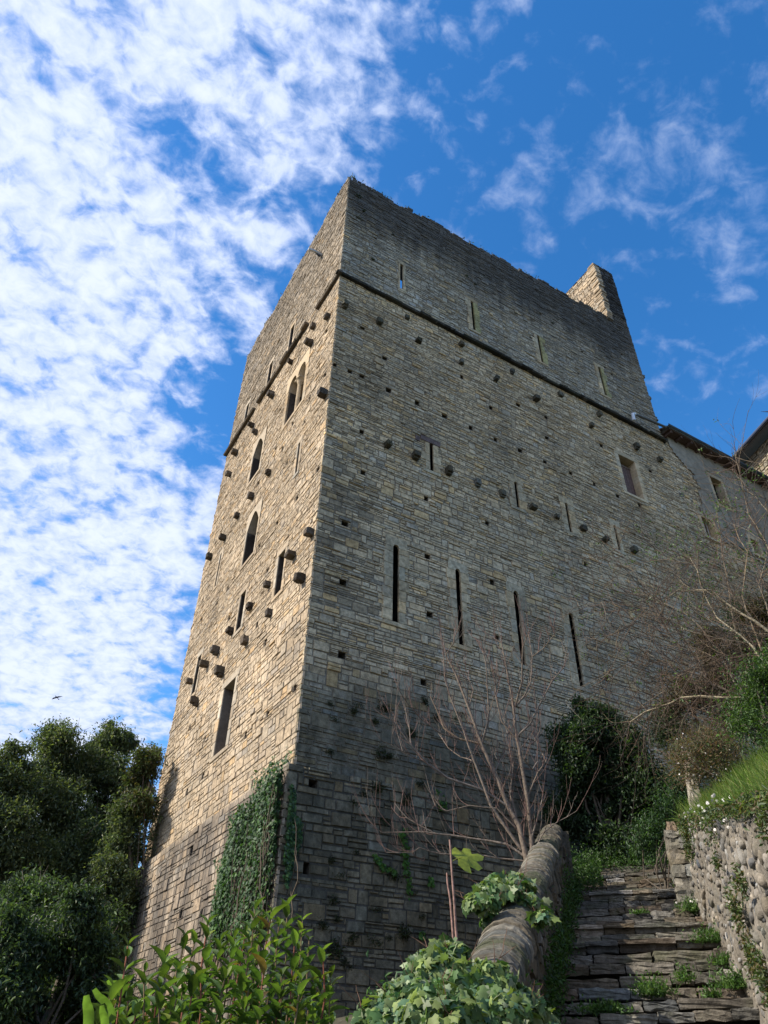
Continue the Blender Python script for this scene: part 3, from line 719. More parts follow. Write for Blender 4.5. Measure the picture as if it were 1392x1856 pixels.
def cols(n, palette, sig=.15):
    p = np.array(palette); i = rng.integers(0, len(p), n); return np.clip(p[i] * (1 + rng.normal(0, sig, (n, 1))), .003, 1)
def twig(mb, p, d, L, r, depth, rr, up=.15, wig=.25, kids=3, c=(.2, .15, .12), spread=.7, tips=None, seg=5):
    pts = [p]; q = np.array(p, float); dd = np.array(d, float); dd /= np.linalg.norm(dd)
    for i in range(seg):
        dd = dd + np.array([rr.gauss(0, wig), rr.gauss(0, wig), rr.gauss(0, wig) + up]) * .35; dd /= np.linalg.norm(dd); q = q + dd * L / seg; pts.append(q.copy())
    mb.tube(pts, r, r * .45, 5 if r > .006 else 4, c, cap=False)
    if tips is not None: tips.append((pts[-1], dd))
    if depth > 0:
        for _ in range(kids):
            k = rr.randint(1, seg); s_ = np.array([rr.gauss(0, 1), rr.gauss(0, 1), rr.gauss(0, .7)]); s_ /= np.linalg.norm(s_)
            twig(mb, pts[k], dd + s_ * spread, L * rr.uniform(.45, .75), r * .55, depth - 1, rr, up, wig, kids, c, spread, tips, max(3, seg - 1))

# ------------------------------------------------------------------ the long house beyond the tower
HX0, HX1, HZ = WX + .02, 33.0, 23.05
house = empty('stone_house', (24, 3, 4), 'long plastered stone house joined to the right of the tower, dark gutter along its roof', 'house')
PH = lambda u, z, d: (u, .05 - d, z)
def rectR(a, b): p, q = onR(*a), onR(*b); return (min(p[0], q[0]), max(p[0], q[0]), min(p[1], q[1]), max(p[1], q[1]))
HW = []
for tl, tr, bl, br in (((1286, 862), (1312.6, 876), (1303, 911), (1320, 922)), ((1270, 934), (1296, 947), (1281, 968), (1300, 981)), ((1360, 975), (1375, 984), (1368, 1000), (1383, 1010))):
    P4 = [onR(*x) for x in (tl, tr, bl, br)]; HW.append(((P4[0][0] + P4[2][0]) / 2, (P4[1][0] + P4[3][0]) / 2, (P4[2][1] + P4[3][1]) / 2, (P4[0][1] + P4[1][1]) / 2))
hc = []
for q in HW: frame_cut(q, .14, hc)
hp = []
for p in c5([(735, 843), (650, 1105)]): addhole(onR, p, 0, hc, hp)
pl_edge = snoise(77)
def plastered(u, z): return z > 18.6 + .9 * pl_edge(u * 1.2, 3) - .12 * (u - 16) + .25 * pl_edge(u * 6, z * 5) and u > 15.9 + .5 * pl_edge(2, z * 1.5) + .15 * pl_edge(z * 6, u * 5) + max(0, (21 - z)) * .25
mb = MB()
make_stones(mb, PH, False, HX0, HX1, 2, HZ, hc, hR, lR, tR, 61, pr=(-.003, .014), thin=.3, gap=.003)
backing(mb, PH, False, HX0, HX1, 0, HZ, hc, c=(.13, .12, .1))
for q in hp: pocket(mb, PH, q, .35)
mb.build('wall', M_shade, house)
mb = MB(); s_ = .12; nu = int((HX1 - HX0) / s_); nz_ = int((HZ - 15) / s_)
for i in range(nu):
    for k in range(nz_):
        u, z = HX0 + i * s_, HZ - (k + 1) * s_
        if not plastered(u + s_ / 2, z + s_ / 2): continue
        if any(c[0] - .02 < u + s_ and u < c[1] + .02 and c[2] - .02 < z + s_ and z < c[3] + .02 for c in hc): continue
        d_ = .045 + .004 * pl_edge(u * 3, z * 3); mb.add([PH(u, z, d_), PH(u + s_, z, d_), PH(u + s_, z + s_, d_), PH(u, z + s_, d_)], [(0, 1, 2, 3)], (.29, .265, .215))
mb.build('plaster', M_plaster, house)
for i, q in enumerate(HW):
    r_ = random.Random(300 + i); mb = MB(); u0, u1, z0, z1 = q; tb = TBASE_R * 1.1
    for a, b in ((u0 - .14, u0), (u1, u1 + .14)):
        z = z0
        while z < z1 - .01:
            zt = min(z + .35, z1); block(mb, PH, a, b, z, zt, .055, .3, vary(tb, r_, .08), r_, False); z = zt
    block(mb, PH, u0 - .14, u1 + .14, z1, z1 + .2, .055, .3, vary(tb, r_, .08), r_, False); block(mb, PH, u0 - .14, u1 + .14, z0 - .12, z0, .07, .3, vary(tb, r_, .08), r_, False)
    w = mb.build('window_surround', M_dress, house)
    def subh(mb, name, mat, parent):
        o = mb.build(name, mat, house); o.parent = parent; return o
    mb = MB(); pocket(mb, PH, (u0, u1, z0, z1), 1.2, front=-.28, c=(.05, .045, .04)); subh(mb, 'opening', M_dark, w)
    if i == 1:
        mb = MB()
        for k in range(3): x = u0 + (u1 - u0) * (k + 1) / 4; mb.tube([(x, .2, z0), (x, .2, z1)], .012, .012, 5, (.5, .5, .5))
        subh(mb, 'window_bars', M_metal, w)
mb = MB(); mb.add([(HX0, -.38, HZ + .05), (HX1, -.38, HZ + .05), (HX1, 4, HZ + 1.9), (HX0, 4, HZ + 1.9), (HX0, -.38, HZ + .11), (HX1, -.38, HZ + .11), (HX1, 4, HZ + 1.97), (HX0, 4, HZ + 1.97)],
   [(3, 2, 1, 0), (4, 5, 6, 7), (0, 1, 5, 4), (0, 4, 7, 3)], (.10, .075, .06))
k = 0; x = HX0 + .2
while x < HX1:
    mb.box((x, -.33, HZ - .12), (x + .09, .05, HZ + .02), (.11, .07, .055)); x += .6
mb.box((HX0 + .1, -.36, HZ + .0), (HX1, .04, HZ + .04), (.10, .065, .05))
mb.build('roof', M_wood, house)
mb = MB(); V = []; F = []; n = 8
for j, x in enumerate((HX0 - .05, HX1)):
    for i in range(n + 1):
        w = math.pi + math.pi * i / n; V.append((x, -.42 + .075 * math.cos(w), HZ + .13 + .09 * math.sin(w)))
    for i in range(n + 1):
        w = 2 * math.pi - math.pi * i / n; V.append((x, -.42 + .068 * math.cos(w), HZ + .13 + .083 * math.sin(w)))
k = 2 * (n + 1)
for i in range(k): F.append((i, (i + 1) % k, k + (i + 1) % k, k + i))
F.append(tuple(range(k))); mb.add(V, F, (.07, .10, .13)); mb.build('gutter', M_metal, house, True)
pz = onR(1155, 783, -.25); mb = MB(); px0 = pz[0]
mb.tube([(HX0 - .1, -.36, HZ - .02), (px0 + .3, -.30, HZ - .1), (px0 + .1, -.28, HZ - .14)], .055, .055, 8, (.12, .12, .11)); mb.tube([(px0 + .12, -.28, HZ - .12), (px0, -.27, HZ - .16), (px0, -.25, HZ - .5)], .075, .07, 10, (.62, .66, .72))
mb.build('drain_pipe', M_metal, house)

# upper house at the right edge of the picture
up = empty('rubble_house', (29, 2, 5), 'rubble stone house with dark overhanging eave, cut by the right edge of the photo', 'house')
A0, B0 = np.array([25.0, 0.25]), np.array([26.15, 3.9]); dv = (B0 - A0) / np.linalg.norm(B0 - A0); nv2 = np.array([-dv[1], dv[0]])
A1 = A0 - dv * 6; LEN = float(np.linalg.norm(B0 - A1)); ZE = 28.4
def PU(u, z, d): p = A1 + dv * u + nv2 * d; return (p[0], p[1], z)
mb = MB()
make_stones(mb, PU, True, 0, LEN, 20, ZE, [], lambda z, r_: r_.choice([.14, .18, .22, .28]), lambda z, r_: r_.uniform(.2, .5), lambda u, z, r_: vary(np.array([.27, .235, .17]), r_, .22), 71, pr=(-.01, .05), gap=.016)
a_, b_ = PU(0, 2, -.03), PU(LEN, 2, -.03); e_ = np.array(b_) + np.array([6, -1.9, 0.]); f_ = np.array(a_) + np.array([6, -1.9, 0.])
for q0, q1 in ((a_, b_), (b_, e_), (e_, f_), (f_, a_)):
    mb.add([q0, q1, (q1[0], q1[1], ZE + .1), (q0[0], q0[1], ZE + .1)], [(0, 1, 2, 3)], (.2, .175, .13))
mb.build('wall', M_rub, up)
mb = MB(); ov = .75
c0, c1 = PU(-.5, ZE, ov), PU(LEN + .55, ZE, ov); c2_, c3_ = PU(LEN + .55, ZE + 2.2, -5), PU(-.5, ZE + 2.2, -5)
V = [c0, c1, c2_, c3_] + [(p[0], p[1], p[2] + .22) for p in (c0, c1, c2_, c3_)]
mb.add(V, [(0, 1, 2, 3), (7, 6, 5, 4), (0, 4, 5, 1), (1, 5, 6, 2), (2, 6, 7, 3), (3, 7, 4, 0)], (.07, .06, .055)); mb.build('roof', M_wood, up)
mb = MB(); g0, g1 = PU(-.5, ZE + .1, ov + .07), PU(LEN + .55, ZE + .1, ov + .07); mb.tube([g0, g1], .1, .1, 10, (.06, .075, .12)); mb.build('gutter', M_metal, up)

# ------------------------------------------------------------------ stairs frame: s along the climb, t to its right
DS = np.array([math.cos(R(43)), math.sin(R(43)), 0.]); DT = np.array([math.sin(R(43)), -math.cos(R(43)), 0.])
def ST(s, t, z): return np.array([CAM[0] + DS[0] * s + DT[0] * t, CAM[1] + DS[1] * s + DT[1] * t, z])
def toST(x, y): dx, dy = x - CAM[0], y - CAM[1]; return dx * DS[0] + dy * DS[1], dx * DT[0] + dy * DT[1]
def Zst(s): return 1.95 + .375 * (s - 7.5) if s < 15.8 else 5.06 + .12 * (s - 15.8)
def Zwall(s): return 1.86 + .245 * s            # top of the right retaining wall
def Zcope(s): return 1.6 + 1.0 + .41 * (s - 7.0)
def Tc(s): return -1.06 + .010 * (s - 6)
def Rc(s): return .235 - .0075 * (s - 6)
gz = snoise(91)
def Zg(x, y):
    s, t = toST(x, y); st = max(-.3, Zst(max(s, -5)) if s > 1.2 else 0)
    st = max(0.0, min(st, 6.2))
    if -1.0 <= t <= 1.2: z = st - .3
    elif t > 1.2:
        w = max(0, min(1, (t - 1.2) / .25)); zb = max(Zwall(s), st) - .12 + .60 * min(max(t - .93, 0), 5) + .30 * min(max(t - 5.9, 0), 25)
        if s < 3: zb = zb * max(0, s + 3) / 6 if s > -3 else 0
        if s > 13: zb = max(st, min(zb, 5.0 + .12 * (s - 13) + .6 * min(max(t - .93, 0), 4) + .3 * min(max(t - 4.93, 0), 25)))
        z = zb * w + (st - .2) * (1 - w)
    else:
        z = min(st - .5, 2.8) - .16 * min(-1.0 - t, 12); z = max(z, -.3)
    return z + .05 * gz(x * 1.3, y * 1.3)
def Zbank(s, t): return Zwall(s) - .12 + .60 * min(max(t - .93, 0), 5)
mb = MB(); xs = np.concatenate([np.linspace(-400, -22, 8), np.linspace(-20, 34, 180), np.linspace(38, 400, 8)]); ys = np.concatenate([np.linspace(-400, -24, 8), np.linspace(-22, 16, 130), np.linspace(20, 400, 8)])
V = [(x, y, Zg(x, y) if -20 <= x <= 34 and -22 <= y <= 16 else min(3.5, max(-.3, Zg(min(max(x, -20), 34), min(max(y, -22), 16))))) for y in ys for x in xs]; nx = len(xs)
F = [(j * nx + i, j * nx + i + 1, (j + 1) * nx + i + 1, (j + 1) * nx + i) for j in range(len(ys) - 1) for i in range(nx - 1)]
mb.add(V, F, (.07, .062, .04)); g_ = mb.build('ground', M_soil, None, True); tag(g_, kind='structure')

# stairs
stair = empty('stone_staircase', tuple(ST(8, .1, 1.5)), 'worn uneven stone steps climbing between the low wall and the retaining wall', 'staircase')
r_ = random.Random(8); s = 2.1; k = 0
while s < 15.9:
    mb = MB(); z1 = Zst(s) ; run = r_.uniform(.31, .42); 
    if r_.random() < .15: run *= .7
    z0 = Zst(s) - .375 * run * 1.0; h = Zst(s + run) - Zst(s); zt = Zst(s) + .02
    tl, tr_ = -.80 - r_.uniform(0, .1), .95 + r_.uniform(-.05, .1)
    if 11.5 < s < 13: tr_ -= .15
    t = tl; skew = r_.uniform(-.01, .05)
    fo0 = r_.uniform(-.02, .02); nos = r_.random() < .12
    while t < tr_:
        L = r_.choice([.22, .3, .38, .5, .65]); e = min(t + L, tr_)
        if tr_ - e < .15: e = tr_
        hh = h * r_.uniform(.60, .70); c = vary(np.array(r_.choice([(.12, .108, .09), (.155, .14, .115), (.11, .105, .095), (.14, .112, .085), (.19, .178, .155)])), r_, .16)
        if r_.random() < .06: c = vary(np.array([.30, .28, .255]), r_, .1)
        dz = skew * (t + .1) + r_.uniform(-.005, .005); fo = fo0 + r_.uniform(-.012, .015)
        rough_block(mb, ST(s + .22 + fo, (t + e) / 2, zt - hh / 2 + dz), DS, DT, AZ, (.46, (e - t) * .985, hh), c, 1000 + k * 20 + int(t * 10 + 20), 5, .0055, r_.uniform(.15, .32))
        if nos and r_.random() < .8: rough_block(mb, ST(s + .20 + fo0 - .03, (t + e) / 2, zt + dz + .004), DS, DT, AZ, (.46, (e - t) * 1.0, .045), vary(np.array(c) * 1.15, r_, .1), 5000 + k * 20 + int(t * 10 + 20), 5, .004, .05)
        t = e
    mb.add([ST(s + .16, tl, zt - h * 1.3), ST(s + .16, tr_ + .1, zt - h * 1.3), ST(s + .16, tr_ + .1, zt - .03), ST(s + .16, tl, zt - .03)], [(0, 1, 2, 3)], (.03, .026, .02))  # dark sheet in the gap, stands in for shadow under the nosing
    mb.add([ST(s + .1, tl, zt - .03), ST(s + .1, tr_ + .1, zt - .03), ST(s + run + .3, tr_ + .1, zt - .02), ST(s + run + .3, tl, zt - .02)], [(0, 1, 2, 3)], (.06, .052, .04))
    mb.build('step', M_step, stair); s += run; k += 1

# low wall on the left with rounded coping
lw = empty('low_wall', tuple(ST(8, -.95, 1)), 'low rubble wall with rounded coping climbing on the left of the steps', 'wall')
S0, S1 = 1.5, 13.4
mb = MB(); s = S0
def wtop(s): return Zcope(s) - .12
rr = random.Random(14)
# rubble faces
for side, tt_ in ((1, .17), (-1, -.19)):
    def PW(u, z, d, tt_=tt_, side=side): p = ST(u, tt_ + d * side, z); return tuple(p)
    z = -.4
    while z < 5.4:
        h = rr.uniform(.10, .2); u = S0 + rr.uniform(0, .2)
        while u < S1:
            L = rr.uniform(.12, .4); zz_ = z + rr.uniform(-.02, .02)
            if zz_ + h < wtop(u) + .02 and zz_ > (Zst(u) - .6):
                c = vary(np.array([.14, .125, .10]), rr, .25); rough_block(mb, ST(u + L / 2, Tc(u) + tt_ - side * .04, zz_ + h / 2), DS, DT, AZ, (L * .96, .16, h * .93), c, rr.randint(0, 99999), 2, .012, .3)
            u += L
        z += h
n = 40
for i in range(n):
    a, b = S0 + (S1 - S0) * i / n, S0 + (S1 - S0) * (i + 1) / n
    for tt_ in (.13, -.14):
        mb.add([ST(a, Tc(a) + tt_, Zst(a) - 1.5), ST(b, Tc(b) + tt_, Zst(b) - 1.5), ST(b, Tc(b) + tt_, wtop(b)), ST(a, Tc(a) + tt_, wtop(a))], [(0, 1, 2, 3)], (.08, .075, .06))
mb.add([ST(S1, -1.15, 1), ST(S1, -.72, 1), ST(S1, -.72, wtop(S1)), ST(S1, -1.15, wtop(S1))], [(0, 1, 2, 3)], (.1, .09, .07))
mb.build('wall_face', M_rub, lw)
mb = MB(); s = S0; k = 0; cn = snoise(15); cn2 = snoise(16)
while s < S1:                                      # coping of thin stones set on edge across the wall
    L = rr.choice([.03, .04, .05, .07, .10]) * rr.uniform(.8, 1.3); e = min(s + L, S1); n = 18; V = []; F = []
    w = Rc(s) + rr.gauss(0, .008) + (.016 if rr.random() < .08 else 0); tlt = rr.uniform(-.03, .03); nn = 2
    for i in range(nn + 1):
        ss = s + (e - s) * i / nn - (.0 if i else .004)
        for j in range(n + 1):
            a = math.pi * (-.10 + 1.2 * j / n); edge = .006 if i != 1 else 0
            rad = w - edge + .014 * cn(ss * 3, a * 3) + .006 * cn2(ss * 14, a * 9) + rr.gauss(0, .0035)
            V.append(ST(ss + tlt * math.cos(a), Tc(ss) + rad * math.cos(a), Zcope(ss) - .14 + .85 * rad * math.sin(a)))
    for i in range(nn):
        for j in range(n): q = i * (n + 1) + j; F.append((q, q + 1, q + n + 2, q + n + 1))
    F.append(tuple(range(n + 1))); F.append(tuple(range(nn * (n + 1), (nn + 1) * (n + 1))))
    mb.add(V, F, vary(np.array([.135, .12, .092]), rr, .22)); s = e; k += 1
mb.build('coping', M_cope, lw)

# retaining wall on the right: mortar bed with rounded cobbles
rw = empty('retaining_wall', tuple(ST(8, 1.1, 1.5)), 'sunlit cobble and mortar retaining wall holding up the grass bank', 'wall')
S0, S1 = 1.0, 11.9; wn1, wn2 = snoise(17), snoise(18)
def wt(s, z): return .97 + .05 * wn1(s * .9, z * 1.4) + .02 * wn2(s * 4, z * 5) + .05 * (z - Zst(s))
mb = MB(); nu, nz_ = 260, 60; V = []; F = []
for i in range(nu + 1):
    s = S0 + (S1 - S0) * i / nu; zb, zt = Zst(s) - .5, Zwall(s) - .05 + .06 * wn2(s * 2, 1)
    for k in range(nz_ + 1):
        z = zb + (zt - zb) * k / nz_; V.append(ST(s, wt(s, z) + .016 * wn2(s * 13, z * 15) + rr.uniform(-.008, .008) + (0.22 * max(0, (k - nz_ + 3)) if k > nz_ - 3 else 0), z))
for i in range(nu):
    for k in range(nz_): q = i * (nz_ + 1) + k; F.append((q, q + 1, q + nz_ + 2, q + nz_ + 1))
mb.add(V, F, (.225, .20, .165)); mb.build('mortar', M_rub, rw, True)
mb = MB()
ico = []
def sphere_tpl(nu_=8, nv_=6):
    V = [(0, 0, -1)]; F = []
    for j in range(1, nv_):
        for i in range(nu_): a, b = 2 * math.pi * i / nu_, -math.pi / 2 + math.pi * j / nv_; V.append((math.cos(a) * math.cos(b), math.sin(a) * math.cos(b), math.sin(b)))
    V.append((0, 0, 1)); 
    for i in range(nu_): F.append((0, 1 + (i + 1) % nu_, 1 + i)); F.append((len(V) - 1, 1 + (nv_ - 2) * nu_ + i, 1 + (nv_ - 2) * nu_ + (i + 1) % nu_))
    for j in range(nv_ - 2):
        for i in range(nu_): F.append((1 + j * nu_ + i, 1 + j * nu_ + (i + 1) % nu_, 1 + (j + 1) * nu_ + (i + 1) % nu_, 1 + (j + 1) * nu_ + i))
    return np.array(V), F
SV, SF = sphere_tpl()
def pebble(mb, c, ax, ay, az, size, col, rr):
    V = SV * (1 + np.random.default_rng(rr.randint(0, 10 ** 6)).normal(0, .05, (len(SV), 1))); V = np.sign(V) * np.abs(V) ** rr.uniform(.6, .95)
    V = c + V[:, :1] * size[0] * ax + V[:, 1:2] * size[1] * ay + V[:, 2:] * size[2] * az; mb.add(V, SF, col)
placed = []
for _ in range(12000):
    s = rr.uniform(3.2, S1 - .1); z = rr.uniform(Zst(s) - .1, Zwall(s) - .08); a = rr.choice([.022, .03, .04, .05, .06, .075]) * rr.uniform(.8, 1.2)
    if any((s - q[0]) ** 2 + (z - q[1]) ** 2 < (.86 * (a + q[2])) ** 2 for q in placed): continue
    placed.append((s, z, a))
    if rr.random() < .22: continue
    th = rr.gauss(.2, .5); ax = DS * math.cos(th) + AZ * math.sin(th); az_ = np.cross(ax, DT)
    c = vary(np.array(rr.choice([(.23, .21, .18), (.17, .16, .145), (.25, .225, .19), (.10, .10, .10), (.215, .195, .16), (.18, .165, .14), (.30, .28, .25)])), rr, .2)
    pebble(mb, ST(s, wt(s, z) + rr.uniform(-.006, .024), z), ax, DT, az_, (a * rr.uniform(.9, 1.25), a * .6, a * rr.uniform(.5, .9)), c, rr)
mb.build('cobbles', M_rub, rw, True)

# small stone pier and the slim upright stone beyond it
mb = MB(); pr0 = empty('stone_pier', tuple(ST(12.3, .85, 3)), 'short squared stone pier ending the retaining wall beside the upper steps', 'pier')
z = Zst(12.2) - .3; k = 0; zt = 1.6 + 12.3 * math.tan(R(14.0))
while z < zt - .08:
    h = rr.uniform(.13, .26); h = min(h, zt - z); w = .44
    for q in range(2):
        ww = w * (.5 + .12 * (1 if (k + q) % 2 else -1)); tc_ = .96 + (-w / 2 + ww / 2 if q == 0 else w / 2 - ww / 2)
        rough_block(mb, ST(12.25 + rr.uniform(-.02, .02), tc_, z + h / 2), DS, DT, AZ, (.5, ww * .98, h * .97), vary(np.array([.25, .23, .19]), rr, .18), 1500 + k * 2 + q, 3, .010, .12)
    z += h; k += 1
mb.build('shaft', M_rub, pr0)
mb = MB(); rough_block(mb, ST(12.3, .86, zt + .09), DS, DT, AZ, (.2, .12, .17), (.24, .18, .13), 1600, 3, .01); mb.build('top_stone', M_rub, pr0)
mb = MB(); a_, b_ = at(1257, 1440, 11.3), at(1246, 1352, 11.3)
for k in range(4):
    c_ = a_ + (b_ - a_) * (k - .5) / 3.5; rough_block(mb, c_, DS, DT, AZ, (.16, .13 + .02 * (k % 2), .30), vary(np.array([.42, .38, .31]), rr, .12), 1610 + k, 3, .008, .12)
a2 = a_.copy(); rough_block(mb, a_ - AZ * .35, DS, DT, AZ, (.2, .16, .6), (.3, .27, .22), 1620, 3, .01)
tag(mb.build('stone_post', M_dress, None), 'slim pale upright stone in front of the brown daisy bush', 'stone post')

# ------------------------------------------------------------------ trees at the left
def crown_tree(base, label, clumps, n_leaf, pal, leaf_l, mat=M_leafd, group='trees left of the tower', brown=None, trunk_r=.10, name='tree', nb=14):
    root = empty(name, base, label, 'tree', group); pos = []; colr = []; tot = sum(c[3] ** 2 for c in clumps)
    for (cx, cy, cz, rad, kk) in [(c[0], c[1], c[2], c[3], c[4]) for c in clumps]:
        n = int(n_leaf * rad ** 2 / tot); nsub = max(8, int(38 * rad))
        subc = rvec(nsub) * rng.uniform(.3, 1.0, (nsub, 1)) * rad * np.array([1, 1, 1.15]); sr = rng.uniform(.22, .55, nsub) * max(rad, .5)
        w = rng.integers(0, nsub, n); p = np.array([cx, cy, cz]) + subc[w] + rng.normal(size=(n, 3)) * sr[w][:, None] * .62 * np.array([1, 1, .8])
        pos.append(p); cp = cols(n, (brown or pal) if kk else pal, .22) * rng.uniform(.75, 1.3, nsub)[w][:, None]; colr.append(cp)
    pos = np.concatenate(pos); colr = np.concatenate(colr); n = len(pos)
    d_ = norm(rvec(n) + np.array([0, 0, -.35])); nr_ = norm(rvec(n) * .8 + np.array([0, 0, 1.]))
    L = leaf_l * rng.uniform(.65, 1.25, n)
    leaves('crown', 'simple', pos, d_, nr_, L, L * .36, colr, mat, root)
    mb = MB(); rr_ = random.Random(hash(name) % 100 + int(abs(base[0]) * 10)); b = np.array(base); 
    top = max(c[2] for c in clumps); mid = np.mean([[c[0], c[1]] for c in clumps], axis=0)
    sp = [b, b + np.array([(mid[0] - b[0]) * .3, (mid[1] - b[1]) * .3, (top - b[2]) * .35]), np.array([mid[0], mid[1], b[2] + (top - b[2]) * .7])]
    mb.tube(sp, trunk_r, trunk_r * .4, 8, (.10, .085, .065))
    for c in clumps:
        st_ = sp[0] + (sp[1] - sp[0]) * rr_.uniform(.2, 1.0); e = np.array(c[:3]); m_ = (st_ + e) / 2 + np.array([rr_.gauss(0, .15), rr_.gauss(0, .15), -.1]); mb.tube([st_, m_, e], trunk_r * .35, .012, 6, (.11, .09, .07))
        for _ in range(3): twig(mb, e, [rr_.gauss(0, 1), rr_.gauss(0, 1), 1], c[3] * .9, .014, 1, rr_, c=(.11, .09, .07))
    mb.build('trunk', M_bark, root)
    return root
PALG = [(.08, .105, .05), (.105, .135, .062), (.06, .085, .046), (.15, .17, .085), (.072, .105, .075)]
PALD2 = [(.045, .075, .040), (.06, .10, .05), (.08, .12, .05), (.04, .065, .042)]
PALB = [(.10, .075, .03), (.13, .085, .035), (.07, .08, .03)]
PALD = [(.032, .058, .030), (.042, .075, .038), (.055, .095, .038), (.028, .048, .030)]
def clump_px(L, r0, jit, depth_scale=None):
    out = []
    for (x, y, rp, kk) in L:
        r = r0 + rng.uniform(-jit, jit); p = at(x, y, r); v = ray(x, y); hd_ = math.hypot(v[0], v[1]); dist = r / hd_
        cz = dist * (np.dot(M.T @ v, np.array([0, 0, -1.]))); out.append((p[0], p[1], p[2], rp * cz / 1320, kk))
    return out
def gpt(x, y, r): p = at(x, y, r); return (p[0], p[1], Zg(p[0], p[1]) - .1)
crown_tree(gpt(100, 1856, 24.5), 'tall leafy tree with a rounded top, second tree from the left edge', clump_px([(112, 1345, 42, 0), (95, 1400, 48, 0), (150, 1400, 40, 0), (60, 1440, 42, 0), (120, 1470, 48, 0), (90, 1530, 60, 0), (150, 1540, 50, 0), (110, 1620, 60, 0), (70, 1590, 40, 1)], 24.5, .9), 62000, PALG, .12)
crown_tree(gpt(190, 1856, 25.5), 'tall leafy tree beside the tower, its top between the round crown and the brown one', clump_px([(195, 1350, 36, 0), (225, 1345, 22, 0), (180, 1400, 40, 0), (215, 1420, 34, 0), (195, 1480, 44, 0), (160, 1490, 30, 1), (200, 1560, 50, 0), (190, 1640, 50, 0)], 25.5, .8), 50000, PALG, .12)
crown_tree(gpt(255, 1856, 22.3), 'slender leafy tree with brownish foliage touching the left corner of the tower', clump_px([(262, 1378, 24, 1), (250, 1415, 30, 1), (262, 1450, 26, 1), (240, 1480, 36, 0), (225, 1540, 38, 0), (205, 1600, 40, 0), (215, 1660, 36, 0), (190, 1690, 40, 0), (282, 1362, 8, 0)], 22.3, .5), 46000, PALG, .11, brown=[(.075, .062, .032), (.065, .072, .032), (.06, .085, .036), (.07, .10, .045)])
crown_tree(gpt(10, 1856, 23.5), 'dark leafy tree cut by the left edge of the photo', clump_px([(20, 1385, 34, 0), (-20, 1400, 50, 0), (30, 1450, 38, 0), (10, 1510, 50, 0), (40, 1560, 44, 0), (0, 1620, 60, 0), (-60, 1500, 70, 0)], 23.5, .8), 46000, PALG, .12)
crown_tree(gpt(60, 1900, 17), 'low dark evergreen thicket under the trees at the lower left', clump_px([(30, 1700, 55, 0), (110, 1700, 50, 0), (170, 1720, 40, 0), (60, 1770, 60, 0), (140, 1790, 50, 0), (20, 1840, 60, 0), (110, 1850, 60, 0), (190, 1790, 34, 0), (215, 1850, 36, 0), (-40, 1780, 60, 0), (200, 1900, 60, 0), (90, 1920, 80, 0), (150, 1650, 40, 0), (60, 1640, 50, 0), (190, 1680, 30, 0), (10, 1780, 70, 0), (170, 1830, 60, 0)], 18, 1.6), 120000, PALD2, .11, group=None, name='shrub_thicket')
bpy.data.objects['shrub_thicket']['category'] = 'bush'

# ------------------------------------------------------------------ ivy on the tower corner
def poly_sample(poly, n):
    P = np.array(poly); lo, hi = P.min(0), P.max(0); out = []
    while len(out) < n:
        x, y = rng.uniform(lo[0], hi[0]), rng.uniform(lo[1], hi[1]); ins = False; j = len(P) - 1
        for i in range(len(P)):
            if (P[i][1] > y) != (P[j][1] > y) and x < (P[j][0] - P[i][0]) * (y - P[i][1]) / (P[j][1] - P[i][1]) + P[i][0]: ins = not ins
            j = i
        if ins: out.append((x, y))
    return out
rag = snoise(123)
def wall_ivy(name, label, polys, pal, size, parent=None, stems=True):
    pos = []; nr_ = []
    for face, poly, n in polys:
        for (x, y) in poly_sample(poly, n):
            un = onL(x, y) if face == 'L' else onR(x, y)
            if n > 1000 and rag(un[0] * 2.4, un[1] * 1.5) < -.42 + .35 * rng.random(): continue
            if face == 'L': X = -OFF if onL(x, y)[1] < ZL else 0; u, z = onL(x, y, X); pos.append((X - .03 - rng.uniform(0, .10) - .10 * (1 + rag(un[0] * 3.1 + 5, un[1] * 3.3)) * rng.random() ** .5, max(u + rng.normal(0, .08), -OFF), z + rng.normal(0, .08))); nr_.append((-1, 0, .25))
            else: Y = -OFF if onR(x, y)[1] < ZL else 0; u, z = onR(x, y, Y); pos.append((u, Y - .03 - rng.uniform(0, .07), z)); nr_.append((0, -1, .25))
    pos = np.array(pos); nr_ = norm(np.array(nr_, float) + rng.normal(0, .35, (len(pos), 3))); n = len(pos)
    d_ = norm(np.array([0, 0, -1.]) + rng.normal(0, .45, (n, 3))); L = size * rng.uniform(.6, 1.2, n)
    root = empty(name, tuple(pos.mean(0)), label, 'ivy')
    leaves('leaves', 'ivy', pos, d_, nr_, L, L, cols(n, pal, .22), M_ivy, root)
    if stems:
        mb = MB()
        for k in range(max(4, n // 160)):
            p = pos[rng.integers(0, n)].copy(); rr_ = random.Random(k); pts = [p]
            for _ in range(6): p = p + np.array([0, rr_.gauss(0, .08) if polys[0][0] == 'L' else 0, -.22]); pts.append(p.copy())
            mb.tube(pts, .006, .012, 4, (.09, .07, .05))
        mb.build('stems', M_bark, root)
    return root
PALI = [(.030, .075, .024), (.045, .10, .030), (.022, .050, .020), (.075, .15, .045), (.07, .12, .07)]
